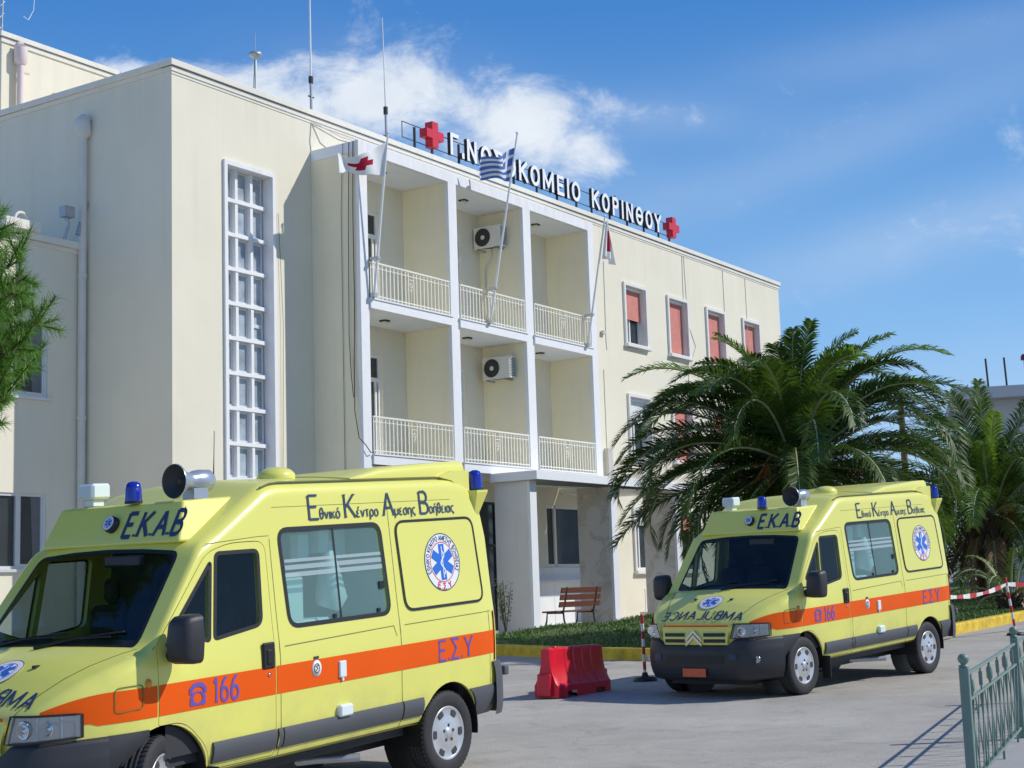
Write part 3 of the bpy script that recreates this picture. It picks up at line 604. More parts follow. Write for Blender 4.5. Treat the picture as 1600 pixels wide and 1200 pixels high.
# left wing and tower
WN = 24.8
w = FB(); wh = [(18.9, 20.54, 5.79, 7.37), (19.2, 20.54, 2.34, 3.84)]
wall_holes(w, 6, S0-.002, -1, 9.0, WN, wh, .2); w.quad((6, WN, 9.0), (S0, WN, 9.0), (S0, 38, 9.0), (6, 38, 9.0)); w.quad((6, WN, -1), (6, WN, 9), (6, 38, 9), (6, 38, -1))
w.done('wing_wall', M['wall'])
c = FB(); c.box(6, S0-.004, WN-.10, WN+.25, 9.0, 9.15, 0, .012); c.box(6, S0-.004, WN-.03, WN-.001, 8.9, 8.998); c.box(19.3, 20.16, WN-.22, WN+.2, 9.151, 9.34)
c.tube([(19.75+.16*math.cos(t_), WN-.12, 9.34+.16*math.sin(t_)) for t_ in [k*math.pi/8 for k in range(9)]], .03, 8)
c.done('wing_cornice', M['coping'])
for a, b, zb, zt in wh:
    f = FB(); n0 = WN+.03
    for (p0, p1, q0, q1) in ((a, a+.06, zb, zt), (b-.06, b, zb, zt), (a+.06, b-.06, zt-.06, zt), (a+.06, b-.06, zb, zb+.06), ((a+b)/2-.06, (a+b)/2+.06, zb+.06, zt-.06)): f.box(p0, p1, n0, n0+.07, q0, q1)
    f.box((a+b)/2+.06, b-.06, n0+.02, n0+.06, zb+.06, zb+.10); f.box(b-.10, b-.06, n0+.02, n0+.06, zb+.10, zt-.06)
    f.box(a-.05, b+.08, WN-.07, WN-.001, zb-.06, zb-.002)
    o = f.done('wing_window', M['alu']); p = FB(); p.quad((a, n0+.05, zb), (b, n0+.05, zb), (b, n0+.05, zt), (a, n0+.05, zt)); p.done('pane', M['pane'], o)
    p = FB(); p.quad((a+.8*(b-a), n0+.045, zb+.1), (b-.1, n0+.045, zb+.1), (b-.1, n0+.045, zt-.07), (a+.75*(b-a), n0+.045, zt-.07)); p.done('curtain', mat('net_curtain', (.16, .17, .17), .8, var=.1), o)
t = FB(); t.box(21.80, 34, 28.0, 36, 11, 14.58); t.done('tower_wall', M['wall'])
t = FB(); t.box(21.72, 34.08, 27.92, 36.08, 14.581, 14.71, 0, .012); t.box(21.77, 34.03, 27.965, 27.998, 14.47, 14.58); t.box(23.25, 23.75, 27.90, 27.999, 13.45, 13.62)
t.done('tower_cornice', M['coping'])
t = FB(); t.tube([(22.22, 27.85, 11), (22.22, 27.85, 14.0)], .085, 12); t.tube([(22.22, 27.85, 14.0), (22.22, 27.85, 14.06), (22.22, 27.85, 14.4)], [.11, .155, .155], 12); t.tube([(22.22, 27.85, 14.4), (22.22, 27.92, 14.47)], .12, 12); t.box(22.2, 22.45, 27.8, 27.88, 13.82, 13.86)
t.done('tower_drainpipe', M['pinkpipe'])
p = FB(); q = (S0-.13, 24.70)
p.tube([(q[0], q[1], -.5), (q[0], q[1], 11.45)], .085, 14)
for z in (2.2, 5.4, 8.4): p.tube([(q[0], q[1], z), (q[0], q[1], z+.08)], .10, 14)
p.tube([(q[0], q[1], 11.42), (q[0], q[1], 11.5), (q[0], q[1], 11.8), (q[0]+.04, q[1], 11.82)], [.10, .17, .17, .15], 14); p.box(S0-.2, S0-.004, q[1]-.09, q[1]+.12, 11.83, 11.90)
p.done('drainpipe', M['pipe'])
p = FB(); p.tube([(20.9, WN-.05, 9.15), (20.95, WN-.12, 9.5), (20.9, WN-.1, 9.62)], .035, 8); p.box(20.8, 21.05, WN-.2, WN, 9.62, 9.85); p.tube([(21.2, WN-.1, 9.3), (21.42, WN-.1, 9.95), (S0-.01, WN-.1, 10.05)], .045, 8)
p.done('vent_pipe', M['galv'])
# cables and conduits
cb = FB()
sx_ = OS-.02
cb.tube([(sx_, 20.93, 11.66), (sx_-.02, 20.95, 10), (sx_, 20.97, 8), (sx_-.01, 21.0, 6.6), (sx_-.08, 20.95, 5.6), (sx_-.06, 20.86, 5.0), (25.74, 20.74, 4.85), (25.9, 20.72, 4.68), (26.02, 20.73, 4.70)], .011, 6)
cb.tube([(sx_, 21.05, 11.66), (sx_-.03, 21.08, 9.5), (sx_-.02, 21.12, 7.3), (sx_-.02, 21.08, 6.4), (sx_-.05, 21.0, 5.9)], .009, 6)
cb.tube([(sx_, 21.22, 11.67), (sx_, 21.30, 10.2), (sx_, 21.32, 4.2)], .006, 6)
cb.tube([(24.62, NM-.03, 10.0), (24.72, NM-.05, 7.5), (24.66, NM-.03, 3.6)], .005, 5)
cb.done('wall_cable', M['cable'])
y = NM-.012
def drape(*p): cb = FB(); cb.tube([(a, y, b) for a, b in p], .009, 6); cb.done('wall_conduit', M['conduit'])
for p in (((25.80, 12.38), (25.74, 11.9), (25.78, 11.66)), ((25.80, 12.36), (26.1, 11.95), (26.9, 11.7)), ((44.20, 12.36), (44.16, 10.5), (44.30, 9.6), (44.25, 6.0), (44.3, 3)), ((44.32, 12.36), (44.38, 11.0), (44.36, 10.2), (44.9, 9.4), (44.5, 8.8)),
          ((47.25, 12.36), (47.25, 2)), ((49.06, 12.36), (49.08, 7)), ((38.75, 8.0), (38.75, 5.2)), ((39.0, 11.3), (38.96, 8.9), (38.99, 8.6)), ((37.9, 12.2), (37.7, 11.2), (37.95, 10.2), (37.85, 9.9))): drape(*p)
cb = FB(); cb.tube([(25.83, NM-.04, 12.36), (26.8, NM-.06, 12.24), (28.3, NM-.05, 12.30)], .011, 6); cb.done('wall_conduit', M['conduit'])
cb = FB(); cb.box(38.66, 38.84, NM-.10, NM-.02, 9.05, 9.15); cb.done('junction_box', M['conduit'])
cb = FB(); cb.box(38.60, 38.86, NM-.14, NM-.002, 4.9, 5.65); cb.done('meter_box', M['conduit'])
# ------------------------------------------------------------------ roof sign
SG = fthing('roof_sign', 30, 22.6, 12.3, 'white Greek hospital lettering with two red crosses along the roof edge', 'sign')
LZ, LH = .74, .60; SN = 0
fm = MB()
for z in (LZ+.05, LZ+.46): fm.tube([(-.12, .09, z), (14.75, .09, z)], .012, 6)
fm.tube([(-.12, .09, LZ+.05), (-.12, .09, LZ+.46)], .012, 6)
for s in (.40, 1.15, 2.35, 3.7, 5.0, 6.2, 7.3, 8.4, 9.3, 10.4, 11.5, 12.6, 13.6, 14.35): fm.box(s-.025, s+.025, .065, .115, -.1, LZ+.42)
fm.build('sign_frame', M['blackmetal'], SG)
def letter(ch, s0, s1):
    mb = MB(); wd = GL[ch][0] if ch != '.' else .06
    W = s1-s0; w_ = .105
    kx = (W-w_)/wd if wd else 0
    fnm = lambda x, y, h: (s0+w_/2 + x*kx if wd else (s0+s1)/2, 0, LZ+w_/2+y*(LH-w_))
    lift = 0
    for q in GL[ch][1]:
        lift += .0015
        P = [((s0+w_/2+a*kx) if wd else (s0+s1)/2, LZ+w_/2+b*(LH-w_)) for a, b in q]
        if len(P) == 2 or True:
            # square ends: push open stroke ends out by half the stroke width
            if math.dist(P[0], P[-1]) > 1e-6:
                def ext(a, b): l = math.dist(a, b); return (a[0]+(a[0]-b[0])/l*w_*.5, a[1]+(a[1]-b[1])/l*w_*.5)
                P[0], P[-1] = ext(P[0], P[1]), ext(P[-1], P[-2])
        L, Rr = strip(P, w_); n = len(L)
        T = lambda p, y: (p[0], y, p[1])
        fr_ = -.05-lift; bk = .05
        vs = [T(p, fr_) for p in L]+[T(p, fr_) for p in Rr]; mb.add(vs, [(i, n+i, n+i+1, i+1) for i in range(n-1)], 0)
        vs = vs+[T(p, bk+lift) for p in L]+[T(p, bk+lift) for p in Rr]; fs = []
        for i in range(n-1): fs += [(i, i+1, 2*n+i+1, 2*n+i), (n+i+1, n+i, 3*n+i, 3*n+i+1), (2*n+i, 2*n+i+1, 3*n+i+1, 3*n+i)]
        fs += [(n, 0, 2*n, 3*n), (n-1, 2*n-1, 4*n-1, 3*n-1)]
        mb.add(vs, fs, 1)
    mb.build('letter', [M['signwhite'], M['blackmetal']], SG)
for ch, a, b in (('Γ', 31.74, 32.20), ('.', 32.28, 32.40), ('Ν', 32.50, 33.01), ('Ο', 33.14, 33.70), ('Σ', 33.80, 34.26), ('Ο', 34.36, 34.92), ('Κ', 35.03, 35.54), ('Ο', 35.62, 36.18), ('Μ', 36.28, 36.92), ('Ε', 37.06, 37.50), ('Ι', 37.64, 37.76), ('Ο', 37.88, 38.44),
                 ('Κ', 39.06, 39.58), ('Ο', 39.66, 40.20), ('Ρ', 40.32, 40.76), ('Ι', 40.92, 41.04), ('Ν', 41.18, 41.68), ('Θ', 41.80, 42.34), ('Ο', 42.44, 42.98), ('Υ', 43.06, 43.58)): letter(ch, a-30+.05, b-30-.01)
for s in (31.0, 44.32):
    x = s-30; zc = LZ+.32; a, b = .13, .38; b *= .93; a *= .93; P = [(-a, -b), (a, -b), (a, -a), (b, -a), (b, a), (a, a), (a, b), (-a, b), (-a, a), (-b, a), (-b, -a), (-a, -a)]
    mb = MB(); mb.prism([(x+p*1.04, zc+q*.95) for p, q in P], lambda u, v, h: (u, -h, v), -.10, .14); mb.build('red_cross', M['redsign'], SG)
# ------------------------------------------------------------------ antennas
def antenna(s, n, z0, label, parts):
    o = fthing('antenna', s, n, z0, label, 'antenna', 'aerials on the hospital roof')
    for nm, mtl, tubes in parts:
        mb = MB()
        for pts, r in tubes: mb.tube(pts, r, 8)
        mb.build(nm, mtl, o)
antenna(25.93, 24, 12.2, 'short roof mast with a small grey saucer near its tip', [('mast', M['whitemetal'], [([(0, 0, 0), (0, 0, 2.25)], .03)]), ('guy_wire', M['cable'], [([(-.16, 0, 0), (-.03, 0, 2.1)], .008)]), ('saucer', M['galv'], [([(0, 0, 2.12), (0, 0, 2.2), (0, 0, 2.26), (0, 0, 2.31)], [.04, .17, .15, .03])]), ('spike', M['galv'], [([(0, 0, 2.3), (0, 0, 2.75)], .008)])])
antenna(27.92, 24, 12.2, 'tall white whip aerial rising left of the balcony block', [('mast', M['galv'], [([(0, 0, 0), (0, 0, 2.2)], .035)]), ('clamp', M['cable'], [([(0, 0, 2.05), (0, 0, 2.22)], .06), ([(-.1, 0, 1.7), (.1, 0, 1.7)], .02)]), ('whip', M['whitemetal'], [([(0, 0, 2.2), (0, 0, 4.3), (0, 0, 6.8)], [.026, .02, .012])])])
antenna(30.93, 24, 12.2, 'white whip aerial behind the red cross flag pole', [('mast', M['galv'], [([(0, 0, 0), (-.02, 0, 2.2)], .035)]), ('clamp', M['cable'], [([(-.02, 0, 2.0), (-.02, 0, 2.2)], .06), ([(-.12, 0, 1.4), (.1, 0, 1.4)], .015)]), ('whip', M['whitemetal'], [([(-.02, 0, 2.2), (-.08, 0, 4.65)], [.02, .010])])])
antenna(22.5, 29, 14.6, 'lattice aerial mast standing on the rear tower', [('mast', M['galv'], [([(-.06, 0, 0), (.04, 0, 3.2)], .022), ([(.06, 0, 0), (.14, 0, 3.2)], .022)] + [([(-.05+.02*k, 0, .3*k), (.07+.02*k, 0, .3*k+.15)], .012) for k in range(9)]), ('yagi_arm', M['galv'], [([(-.35, 0, .22), (.55, 0, .16)], .012)] + [([(x, -.2, .2), (x, .2, .2)], .008) for x in (-.25, 0, .25, .5)]), ('cable', M['whitemetal'], [([(.6, 0, 3.0), (1.05, 0, 2.2), (1.0, 0, 1.4), (.85, 0, 1.1), (.7, 0, 1.15)], .008)])])
# ------------------------------------------------------------------ air conditioners
def aircon(s, n, z, label, hood=False):
    o = fthing('air_conditioner', s, n, z, label, 'air conditioner', 'air conditioners on the balcony divider walls')
    b = MB(); b.box(0, .30, -.42, .42, -.29, .29, 0, .015); b.build('casing', M['ac'], o)
    f = MB(); fx = -.004
    FNc = lambda x, y, h: (fx-h, .12+x, .0+y)
    f.lathe([(.255, .0), (.255, .012), (.235, .014)], 28, 0, FNc); f.lathe([(.235, .004), (0, .004)], 28, 1, FNc, False)
    for k in range(5): f.lathe([(.05+.045*k, .012), (.056+.045*k, .016), (.062+.045*k, .012)], 28, 1, FNc)
    f.lathe([(.06, .005), (.06, .02), (0, .022)], 16, 0, FNc)
    f.build('fan_grille', [M['ac'], M['acdark']], o)
    v = MB()
    for k in range(12): v.box(.03, .27, -.428, -.421, -.23+.04*k, -.215+.04*k)
    v.build('vent_slots', M['acdark'], o)
    [MB().box(-.02, .34, y_, y_+.04, -.33, -.291).build('bracket', M['galv'], o) for y_ in (-.30, .26)]
    if hood:
        p = MB(); p.tube([(.15, -.05, -.3), (.1, -.1, -.5), (.2, .2, -.75), (.3, .28, -.9), (.32, .3, -1.9)], .02, 6); p.build('pipe', M['conduit'], o)
aircon(32.12, 21.72, 10.74, 'outdoor unit on the top floor balcony with pipes hanging below', True); aircon(32.12, 21.56, 7.28, 'outdoor unit on the middle balcony of the lower row')
# ------------------------------------------------------------------ flags
def pole(name, s0, n0, z0, s1, n1, z1, label, cat='flagpole'):
    o = fthing(name, s0, n0, z0, label, cat, 'flagpoles on the balcony front')
    d = Vector((s1-s0, n1-n0, z1-z0)); mb = MB(); mb.tube([(0, 0, 0), tuple(d*.35), tuple(d)], [.032, .03, .022], 10); mb.lathe([(.0, 0), (.035, .02), (.035, .06), (0, .08)], 10, 0, lambda x, y, h: (d.x+x, d.y+y, d.z+h)); mb.build('pole', M['whitemetal'], o)
    b = MB(); t = .86/d.z; q = d*t
    b.box(q.x-.05, q.x+.05, q.y-.05, .06, q.z-.03, q.z+.03); b.build('bracket', M['galv'], o); MB().box(-.06, .06, -.06, .06, -.01, .08).build('foot_plate', M['galv'], o)
def flag(s, n, z, hoist, fly, fn, label, design, nu=40, nv=28):
    o = fthing('flag', s, n, z, label, 'flag', 'flags flying from the balcony poles')
    groups = {}
    mb = MB()
    P = [[fn(i/nu, j/nv) for i in range(nu+1)] for j in range(nv+1)]
    cnt = 0
    vs = [p for r_ in P for p in r_]; mb.v = vs
    for j in range(nv):
        for i in range(nu):
            mb.f.append([j*(nu+1)+i, j*(nu+1)+i+1, (j+1)*(nu+1)+i+1, (j+1)*(nu+1)+i]); mb.mi.append(design((i+.5)/nu, (j+.5)/nv)); mb.sm.append(True)
    me = mb.mesh('cloth', [M['flagwhite'], M['flagred'], M['flagblue']]); c_ = bpy.data.objects.new('cloth', me); col.objects.link(c_); c_.parent = o
    md = c_.modifiers.new('thick', 'SOLIDIFY'); md.thickness = .004
def cross(u, v): return 1 if (abs(u-.5) < .085 and abs(v-.5) < .30) or (abs(v-.5) < .115 and abs(u-.5) < .22) else 0
def greek(u, v):
    if u < .37 and v < 5/9: return 0 if (abs(u-.185) < .042 or abs(v-5/18) < .06) else 2
    return 2 if int(v*9) % 2 == 0 else 0
pole('flagpole', 26.10, 20.70, 8.15, 26.1, 20.22, 11.76, 'white pole of the red cross flag on the bay nearest the stair window')
pole('flagpole', 30.65, 20.70, 8.15, 30.75, 19.79, 12.78, 'white pole of the striped flag on the middle bay, the tallest')
pole('flagpole', 35.35, 20.70, 8.12, 35.5, 20.09, 11.63, 'white pole of the limp flag on the bay beside the red shuttered windows')
def fl1(u, v):
    x = -u*1.18; y = .14*v+.42*u + .09*math.sin(u*9+v*2.2)*u**.5; z = -.76*v*(1-.52*u) - .50*u - .10*math.sin(u*math.pi)*(1-v) + .05*math.sin(u*7+v*3)*u + .03*math.sin(u*15+v*4)*u
    return (x, y, z)
flag(26.1, 20.23, 11.60, .78, 1.5, fl1, 'white flag with a red cross blowing out from its pole', cross)
def fl2(u, v):
    x = -u*.86+.03*v; y = .16*v+.36*u + .10*math.sin(u*8+v*1.5)*u**.5; z = -.80*v*(1-.36*u) - .36*u + .03*math.sin(u*9+v*3) - .10*math.sin(u*3.1)*(1-v)
    return (x, y, z)
flag(30.74, 19.86, 12.46, .8, 1.2, fl2, 'blue and white striped flag blowing from the tallest pole', greek)
def fl3(u, v):
    x = .02 - .10*v + u*(.05+.62*v)*.95 + .05*math.sin(u*11)*v; y = .14*v-.05 - .10*math.sin(u*13+1)*(.3+.7*v); z = -.10*u - v*1.02*(1-.10*u) - .15*u*u
    return (x, y, z)
flag(35.5, 20.10, 11.55, 1.0, .8, fl3, 'white flag with a red cross hanging limp from its pole', cross)
# ------------------------------------------------------------------ ambulance (local axes: x to the rear from the front axle, y to its right, z up)
def lerp_tab(tab, x):
    if x <= tab[0][0]: return tab[0][1]
    for (a, b), (c_, d) in zip(tab, tab[1:]):
        if x <= c_: return b+(d-b)*(x-a)/(c_-a)
    return tab[-1][1]
XF, XR = -.78, 4.0
ZS = [(-.78, .905), (-.76, .945), (-.72, .985), (-.6, 1.07), (-.45, 1.155), (-.3, 1.22), (-.1, 1.285), (0, 1.31), (.5, 1.965), (.54, 2.0), (1.22, 2.405), (1.34, 2.43), (3.55, 2.44), (3.72, 2.41), (3.86, 2.32), (3.95, 2.18), (4.0, 1.95)]
CR = [(-.78, .012), (-.6, .03), (-.4, .055), (0, .06), (.5, .05), (1.2, .05), (3.8, .05), (4.0, .03)]
RC = [(-.78, .09), (-.4, .13), (-.1, .08), (.05, .05), (.45, .06), (.7, .12), (1.2, .13), (3.7, .13), (4.0, .08)]
NOSE = [(-.78, .60), (-.77, .635), (-.75, .675), (-.72, .71), (-.69, .737), (-.66, .76), (-.6, .80), (-.5, .857), (-.4, .905), (-.3, .945), (-.2, .975), (-.1, .993), (0, 1.0)]
def base(x):
    b = lerp_tab(NOSE, x)
    if x > 3.7: t = (x-3.7)/.3; b -= .035*t*t
    return b
def hw(x, z):
    h = base(x) - .10*max(0, z-1.2) + .010*math.exp(-((z-1.02)/.22)**2)
    if z < .62: h -= .05*((.62-z)/.2)**2
    return h
def shear(x, y, z): return (x, y, z + .035*(x-1.2))
def section(x, off=0.0, zb=.40):
    zt = lerp_tab(ZS, x)-off; r = lerp_tab(RC, x); r = max(.02, r-off*.5); crn = lerp_tab(CR, x); zb = zb+off
    if zt - r < zb+.08: r = max(.01, zt-zb-.08)
    H = lambda z: hw(x, z)-off
    pts = [(0, zb), (.5, zb), (H(zb)-.05, zb), (H(zb+.03)-.004, zb+.025)]
    z0 = zb+.06; z1 = zt-r
    for k in range(17): z = z0+(z1-z0)*k/16; pts.append((H(z), z))
    yc = H(z1)-r
    for k in range(1, 7): a = math.pi/2*k/6; pts.append((yc+r*math.cos(a), z1+r*math.sin(a)))
    for k in range(1, 8): t = 1-k/8; y = yc*t; pts.append((y, zt+crn*(1-t*t)))
    pts.append((0, zt+crn))
    return pts
def loft(xs, off=0.0, flip=False):
    mb = MB(); S_ = []
    for x in xs:
        p = section(x, off); S_.append(p + [(-y, z) for y, z in reversed(p[1:-1])])
    n = len(S_[0]); vs = []
    for x, s in zip(xs, S_): vs += [(x, y, z) for y, z in s]
    fs = []
    for i in range(len(xs)-1):
        for k in range(n): j = (k+1) % n; fs.append((i*n+k, (i+1)*n+k, (i+1)*n+j, i*n+j))
    fs.append(tuple(range(n))); fs.append(tuple(reversed(range((len(xs)-1)*n, len(xs)*n))))
    if not flip: pass
    else: fs = [tuple(reversed(f)) for f in fs]
    mb.add(vs, fs, 0, True); return mb
XS = [-.78, -.775, -.76, -.74, -.72, -.69, -.66] + [-.62+.04*i for i in range(16)] + [.0+.05*i for i in range(1, 28)] + [1.5+.2*i for i in range(0, 11)] + [3.55, 3.6, 3.66, 3.72, 3.78, 3.82, 3.86, 3.9, 3.93, 3.96, 3.985, 4.0]
XS = sorted(set(round(x, 4) for x in XS))
def tmp(mb, name):
    me = mb.mesh(name, M['yellow']); o = bpy.data.objects.new(name, me); col.objects.link(o)
    bm = bmesh.new(); bm.from_mesh(me); bmesh.ops.recalc_face_normals(bm, faces=bm.faces); bm.to_mesh(me); bm.free(); return o
import bmesh
shell = tmp(loft(XS), 'shell'); hollow = tmp(loft([x for x in XS if -.66 < x < 3.96], .045), 'hollow')
def boolean(o, cutters, op='DIFFERENCE', name='r'):
    for c_ in cutters:
        md = o.modifiers.new('b', 'BOOLEAN'); md.object = c_; md.operation = op; md.solver = 'EXACT'
    bpy.context.view_layer.update()
    ev = o.evaluated_get(bpy.context.evaluated_depsgraph_get()); r = bpy.data.meshes.new_from_object(ev); o.modifiers.clear(); r.name = name; return r
def rnd(pts, r=.05, n=5, rs=None):
    out = []; N = len(pts)
    for i, p in enumerate(pts):
        q = rs[i] if rs else r
        a = Vector(pts[i-1])-Vector(p); b = Vector(pts[(i+1) % N])-Vector(p); q = min(q, a.length*.45, b.length*.45)
        A, B, P = Vector(p)+a.normalized()*q, Vector(p)+b.normalized()*q, Vector(p)
        for k in range(n+1): t = k/n; v = A*(1-t)**2+P*2*t*(1-t)+B*t*t; out.append((v.x, v.y))
    return out
def inset(poly, d):
    N = len(poly); out = []
    area = sum(poly[i-1][0]*poly[i][1]-poly[i][0]*poly[i-1][1] for i in range(N)); sg = 1 if area > 0 else -1
    for i, p in enumerate(poly):
        a, b = poly[i-1], poly[(i+1) % N]; dx, dy = b[0]-a[0], b[1]-a[1]; l = math.hypot(dx, dy) or 1
        out.append((p[0]-dy/l*d*sg, p[1]+dx/l*d*sg))
    return out
# outlines on the side, (x, z)
W_DOOR = rnd([(.575, 1.325), (1.055, 1.385), (1.085, 1.92), (.655, 1.92)], .05, 5, [.03, .07, .05, .04])
W_QUART = rnd([(.20, 1.43), (.525, 1.315), (.60, 1.865)], .03)
W_SIDE = rnd([(1.355, 1.345), (2.525, 1.345), (2.50, 2.055), (1.32, 2.055)], .09)
P_REAR = rnd([(2.735, 1.345), (3.82, 1.345), (3.775, 2.065), (2.705, 2.065)], .10)
DOOR = rnd([(.03, .80), (.27, .80), (.47, .60), (.515, .43), (1.165, .43), (1.165, 1.99), (.80, 1.99), (.56, 1.93), (.03, 1.33)], .04, 5, [.02, .16, .1, .02, .02, .1, .1, .09, .05])
def scr(t, v):      # windscreen in front view: t -1..1 across, v 0..1 up
    yb, yt = .835, .755; z = 1.325+.02*(1-t*t)+(1.955-1.325+.015*(1-t*t))*v; return (yb+(yt-yb)*v)*t, z
SCR = rnd([scr(-1, 0), scr(-.5, 0), scr(0, 0), scr(.5, 0), scr(1, 0), scr(1, 1), scr(.5, 1), scr(0, 1), scr(-.5, 1), scr(-1, 1)], .06, 4, [.05, .01, .01, .01, .05, .07, .01, .01, .01, .07])
def cut_side(poly, y0=-1.3, y1=1.3): return tmp(MB().prism(poly, lambda a, b, h: (a, h, b), y0, y1), 'cut')
cuts = [tmp(MB().prism(SCR, lambda a, b, h: (h, a, b), -.6, .75), 'cut'), cut_side(W_DOOR), cut_side(W_QUART), cut_side(W_SIDE)]
AX, RZ = (.08, 3.28), (.39, .295)
for x, z, r in ((AX[0], RZ[0], .415), (AX[1], RZ[1], .405)):
    c_ = [(x+r*math.cos(2*math.pi*k/40), z+r*math.sin(2*math.pi*k/40)) for k in range(40)]
    cuts += [cut_side(c_, -1.3, -.60), cut_side(c_, .60, 1.3)]
shell.data = boolean(shell, [hollow]); bpy.data.objects.remove(hollow)
cutm = boolean(shell, cuts); shell.data = cutm
for c_ in cuts: bpy.data.objects.remove(c_)
dl, dr = cut_side(DOOR, -1.3, -.74), cut_side(DOOR, .74, 1.3)
DIN = inset(DOOR, .0055)
dli, dri = cut_side(DIN, -1.3, -.745), cut_side(DIN, .745, 1.3)
body_me = boolean(shell, [dl, dr], name='body'); doorl_me = boolean(shell, [dli], 'INTERSECT', 'door'); doorr_me = boolean(shell, [dri], 'INTERSECT', 'door')
for o in (dl, dr, dli, dri, shell): bpy.data.objects.remove(o)
def shear_me(me):
    for v in me.vertices: v.co.z += .035*(v.co.x-1.2)
    bm = bmesh.new(); bm.from_mesh(me); bmesh.ops.remove_doubles(bm, verts=bm.verts, dist=2e-5)
    for f in bm.faces: f.smooth = True
    for e in bm.edges:
        if len(e.link_faces) == 2 and e.calc_face_angle(0) > R(32): e.smooth = False
    bm.to_mesh(me); bm.free()
    me.materials.clear(); me.materials.append(M['yellow']); return me
for me in (body_me, doorl_me, doorr_me): shear_me(me)
def vobj(me, parent):
    o = bpy.data.objects.new(me.name, me); col.objects.link(o); o.parent = parent; return o
VB = thing('ambulance', Matrix.Identity(4), 'van', 'van')
vobj(body_me, VB); DL = vobj(doorl_me, VB); DR = vobj(doorr_me, VB)
class VM(MB):
    def done(s, name, mats, parent=None, fix=False, ang=None):
        s.v = [shear(*v) for v in s.v]; o = s.build(name, mats, parent or VB, fix)
        if ang: sharp(o, ang)
        return o
def SD(x, z, off=.002): return (x, -(hw(x, z)+off), z)         # point on the left side
def SDR(x, z, off=.002): return (x, hw(x, z)+off, z)
ZSI = [(b, a) for a, b in ZS if a <= 1.34]
def top_x(y, z):         # x where the front / screen surface reaches height z at offset y
    lo, hi = -.78, 1.3
    for _ in range(40):
        md = (lo+hi)/2; yc = hw(md, lerp_tab(ZS, md)-.05)-lerp_tab(RC, md); t = min(1, abs(y)/yc)
        if lerp_tab(ZS, md)+lerp_tab(CR, md)*(1-t*t) < z: lo = md
        else: hi = md
    return lo
def top_z(x, y):
    yc = hw(x, lerp_tab(ZS, x)-.05)-lerp_tab(RC, x); t = min(1, abs(y)/yc); return lerp_tab(ZS, x)+lerp_tab(CR, x)*(1-t*t)
def fan(mb, poly, fn, mi=0):
    cx_ = sum(p[0] for p in poly)/len(poly); cy_ = sum(p[1] for p in poly)/len(poly); n = len(poly)
    mb.add([fn(cx_, cy_)]+[fn(*p) for p in poly], [(0, 1+i, 1+(i+1) % n) for i in range(n)], mi, True)
# glazing
g = VM(); NG = 16
g.grid(NG, 10, lambda u, v: (lambda q: (top_x(q[0], q[1])+.004, q[0], q[1]))(scr((u*2-1)*1.0, v)))
g.done('windscreen', M['screen'])
b = VM(); SI = inset(SCR, .028); b.ring(SCR, SI, lambda y, z: (top_x(y, z)-.003, y, z)); b.done('windscreen_seal', M['rubber'])
bb = VM(); bb.grid(NG, 1, lambda u, v: (lambda q: (top_x(q[0], q[1])+.001, q[0], q[1]))(scr((u*2-1), v*.07))); bb.done('screen_band', M['rubber'])
for sd_, fnS, par in ((-1, SD, DL), (1, SDR, DR)):
    for poly in (W_DOOR, W_QUART):
        g = VM(); fan(g, poly, lambda x, z: fnS(x, z, -.012)); g.done('door_window', M['doorglass'], par)
        r_ = VM(); r_.ring(inset(poly, -.014), inset(poly, .016), lambda x, z: fnS(x, z, .0025)); r_.done('window_seal', M['rubber'], par)
    g = VM(); fan(g, W_SIDE, lambda x, z: fnS(x, z, -.008)); wo_ = g.done('side_window', M['tealglass'])
    r_ = VM(); r_.ring(inset(W_SIDE, -.022), inset(W_SIDE, .012), lambda x, z: fnS(x, z, .004))
    r_.grid(1, 6, lambda u, v: fnS(1.925+.022*u, 1.35+.70*v, -.004)); r_.done('window_seal', M['rubber'], wo_)
    f = VM()
    for z0, z1 in ((1.70, 1.735), (1.755, 1.79), (1.81, 1.835)): f.grid(8, 1, lambda u, v: fnS(1.36+1.15*u, z0+(z1-z0)*v, -.0045))
    f.done('frosted_bands', M['frost'], wo_)
    if sd_ < 0:
        k = VM(); 
        for x, z, q in ((1.86, 1.375, .016), (2.39, 1.375, .016), (2.455, 1.57, .03)): k.box(x-q, x+q, -hw(x, z)-.006, -hw(x, z)+.01, z-q, z+q)
        k.done('window_latch', M['rubber'], wo_)
    pn = VM(); fan(pn, P_REAR, lambda x, z: fnS(x, z, .006)); po = pn.done('rear_side_panel', M['yellow'])
    r_ = VM(); r_.ring(inset(P_REAR, -.014), inset(P_REAR, .008), lambda x, z: fnS(x, z, .009)); r_.done('panel_seal', M['rubber'], po)
# seams
s_ = VM()
def sline(pts, w=.009, off=.0012, fn=SD):
    P = [pts[0]]
    for a, b_ in zip(pts, pts[1:]):
        n = max(1, int(math.dist(a, b_)/.05))
        for k in range(1, n+1): P.append((a[0]+(b_[0]-a[0])*k/n, a[1]+(b_[1]-a[1])*k/n))
    L, Rr = strip(P, w); n = len(L); s_.add([fn(*p, off) for p in L]+[fn(*p, off) for p in Rr], [(i, n+i, n+i+1, i+1) for i in range(n-1)])
sline([(2.63, .42), (2.63, 2.30)], .007); sline([(1.215, .42), (1.215, 2.0)], .006); sline([(1.27, 1.205), (2.55, 1.235), (2.58, 1.15)], .006); sline([(2.69, 1.23), (3.92, 1.24)], .006)
sline([(3.88, .62), (3.88, 1.25)], .006); sline([(1.215, 2.02), (1.10, 2.02), (.56, 1.99)], .005); sline([(.515, .41), (2.9, .41)], .006)
sline([(.02, 1.33), (.0, 1.31)], .006); sline([(1.27, 2.23), (3.5, 2.235)], .004)
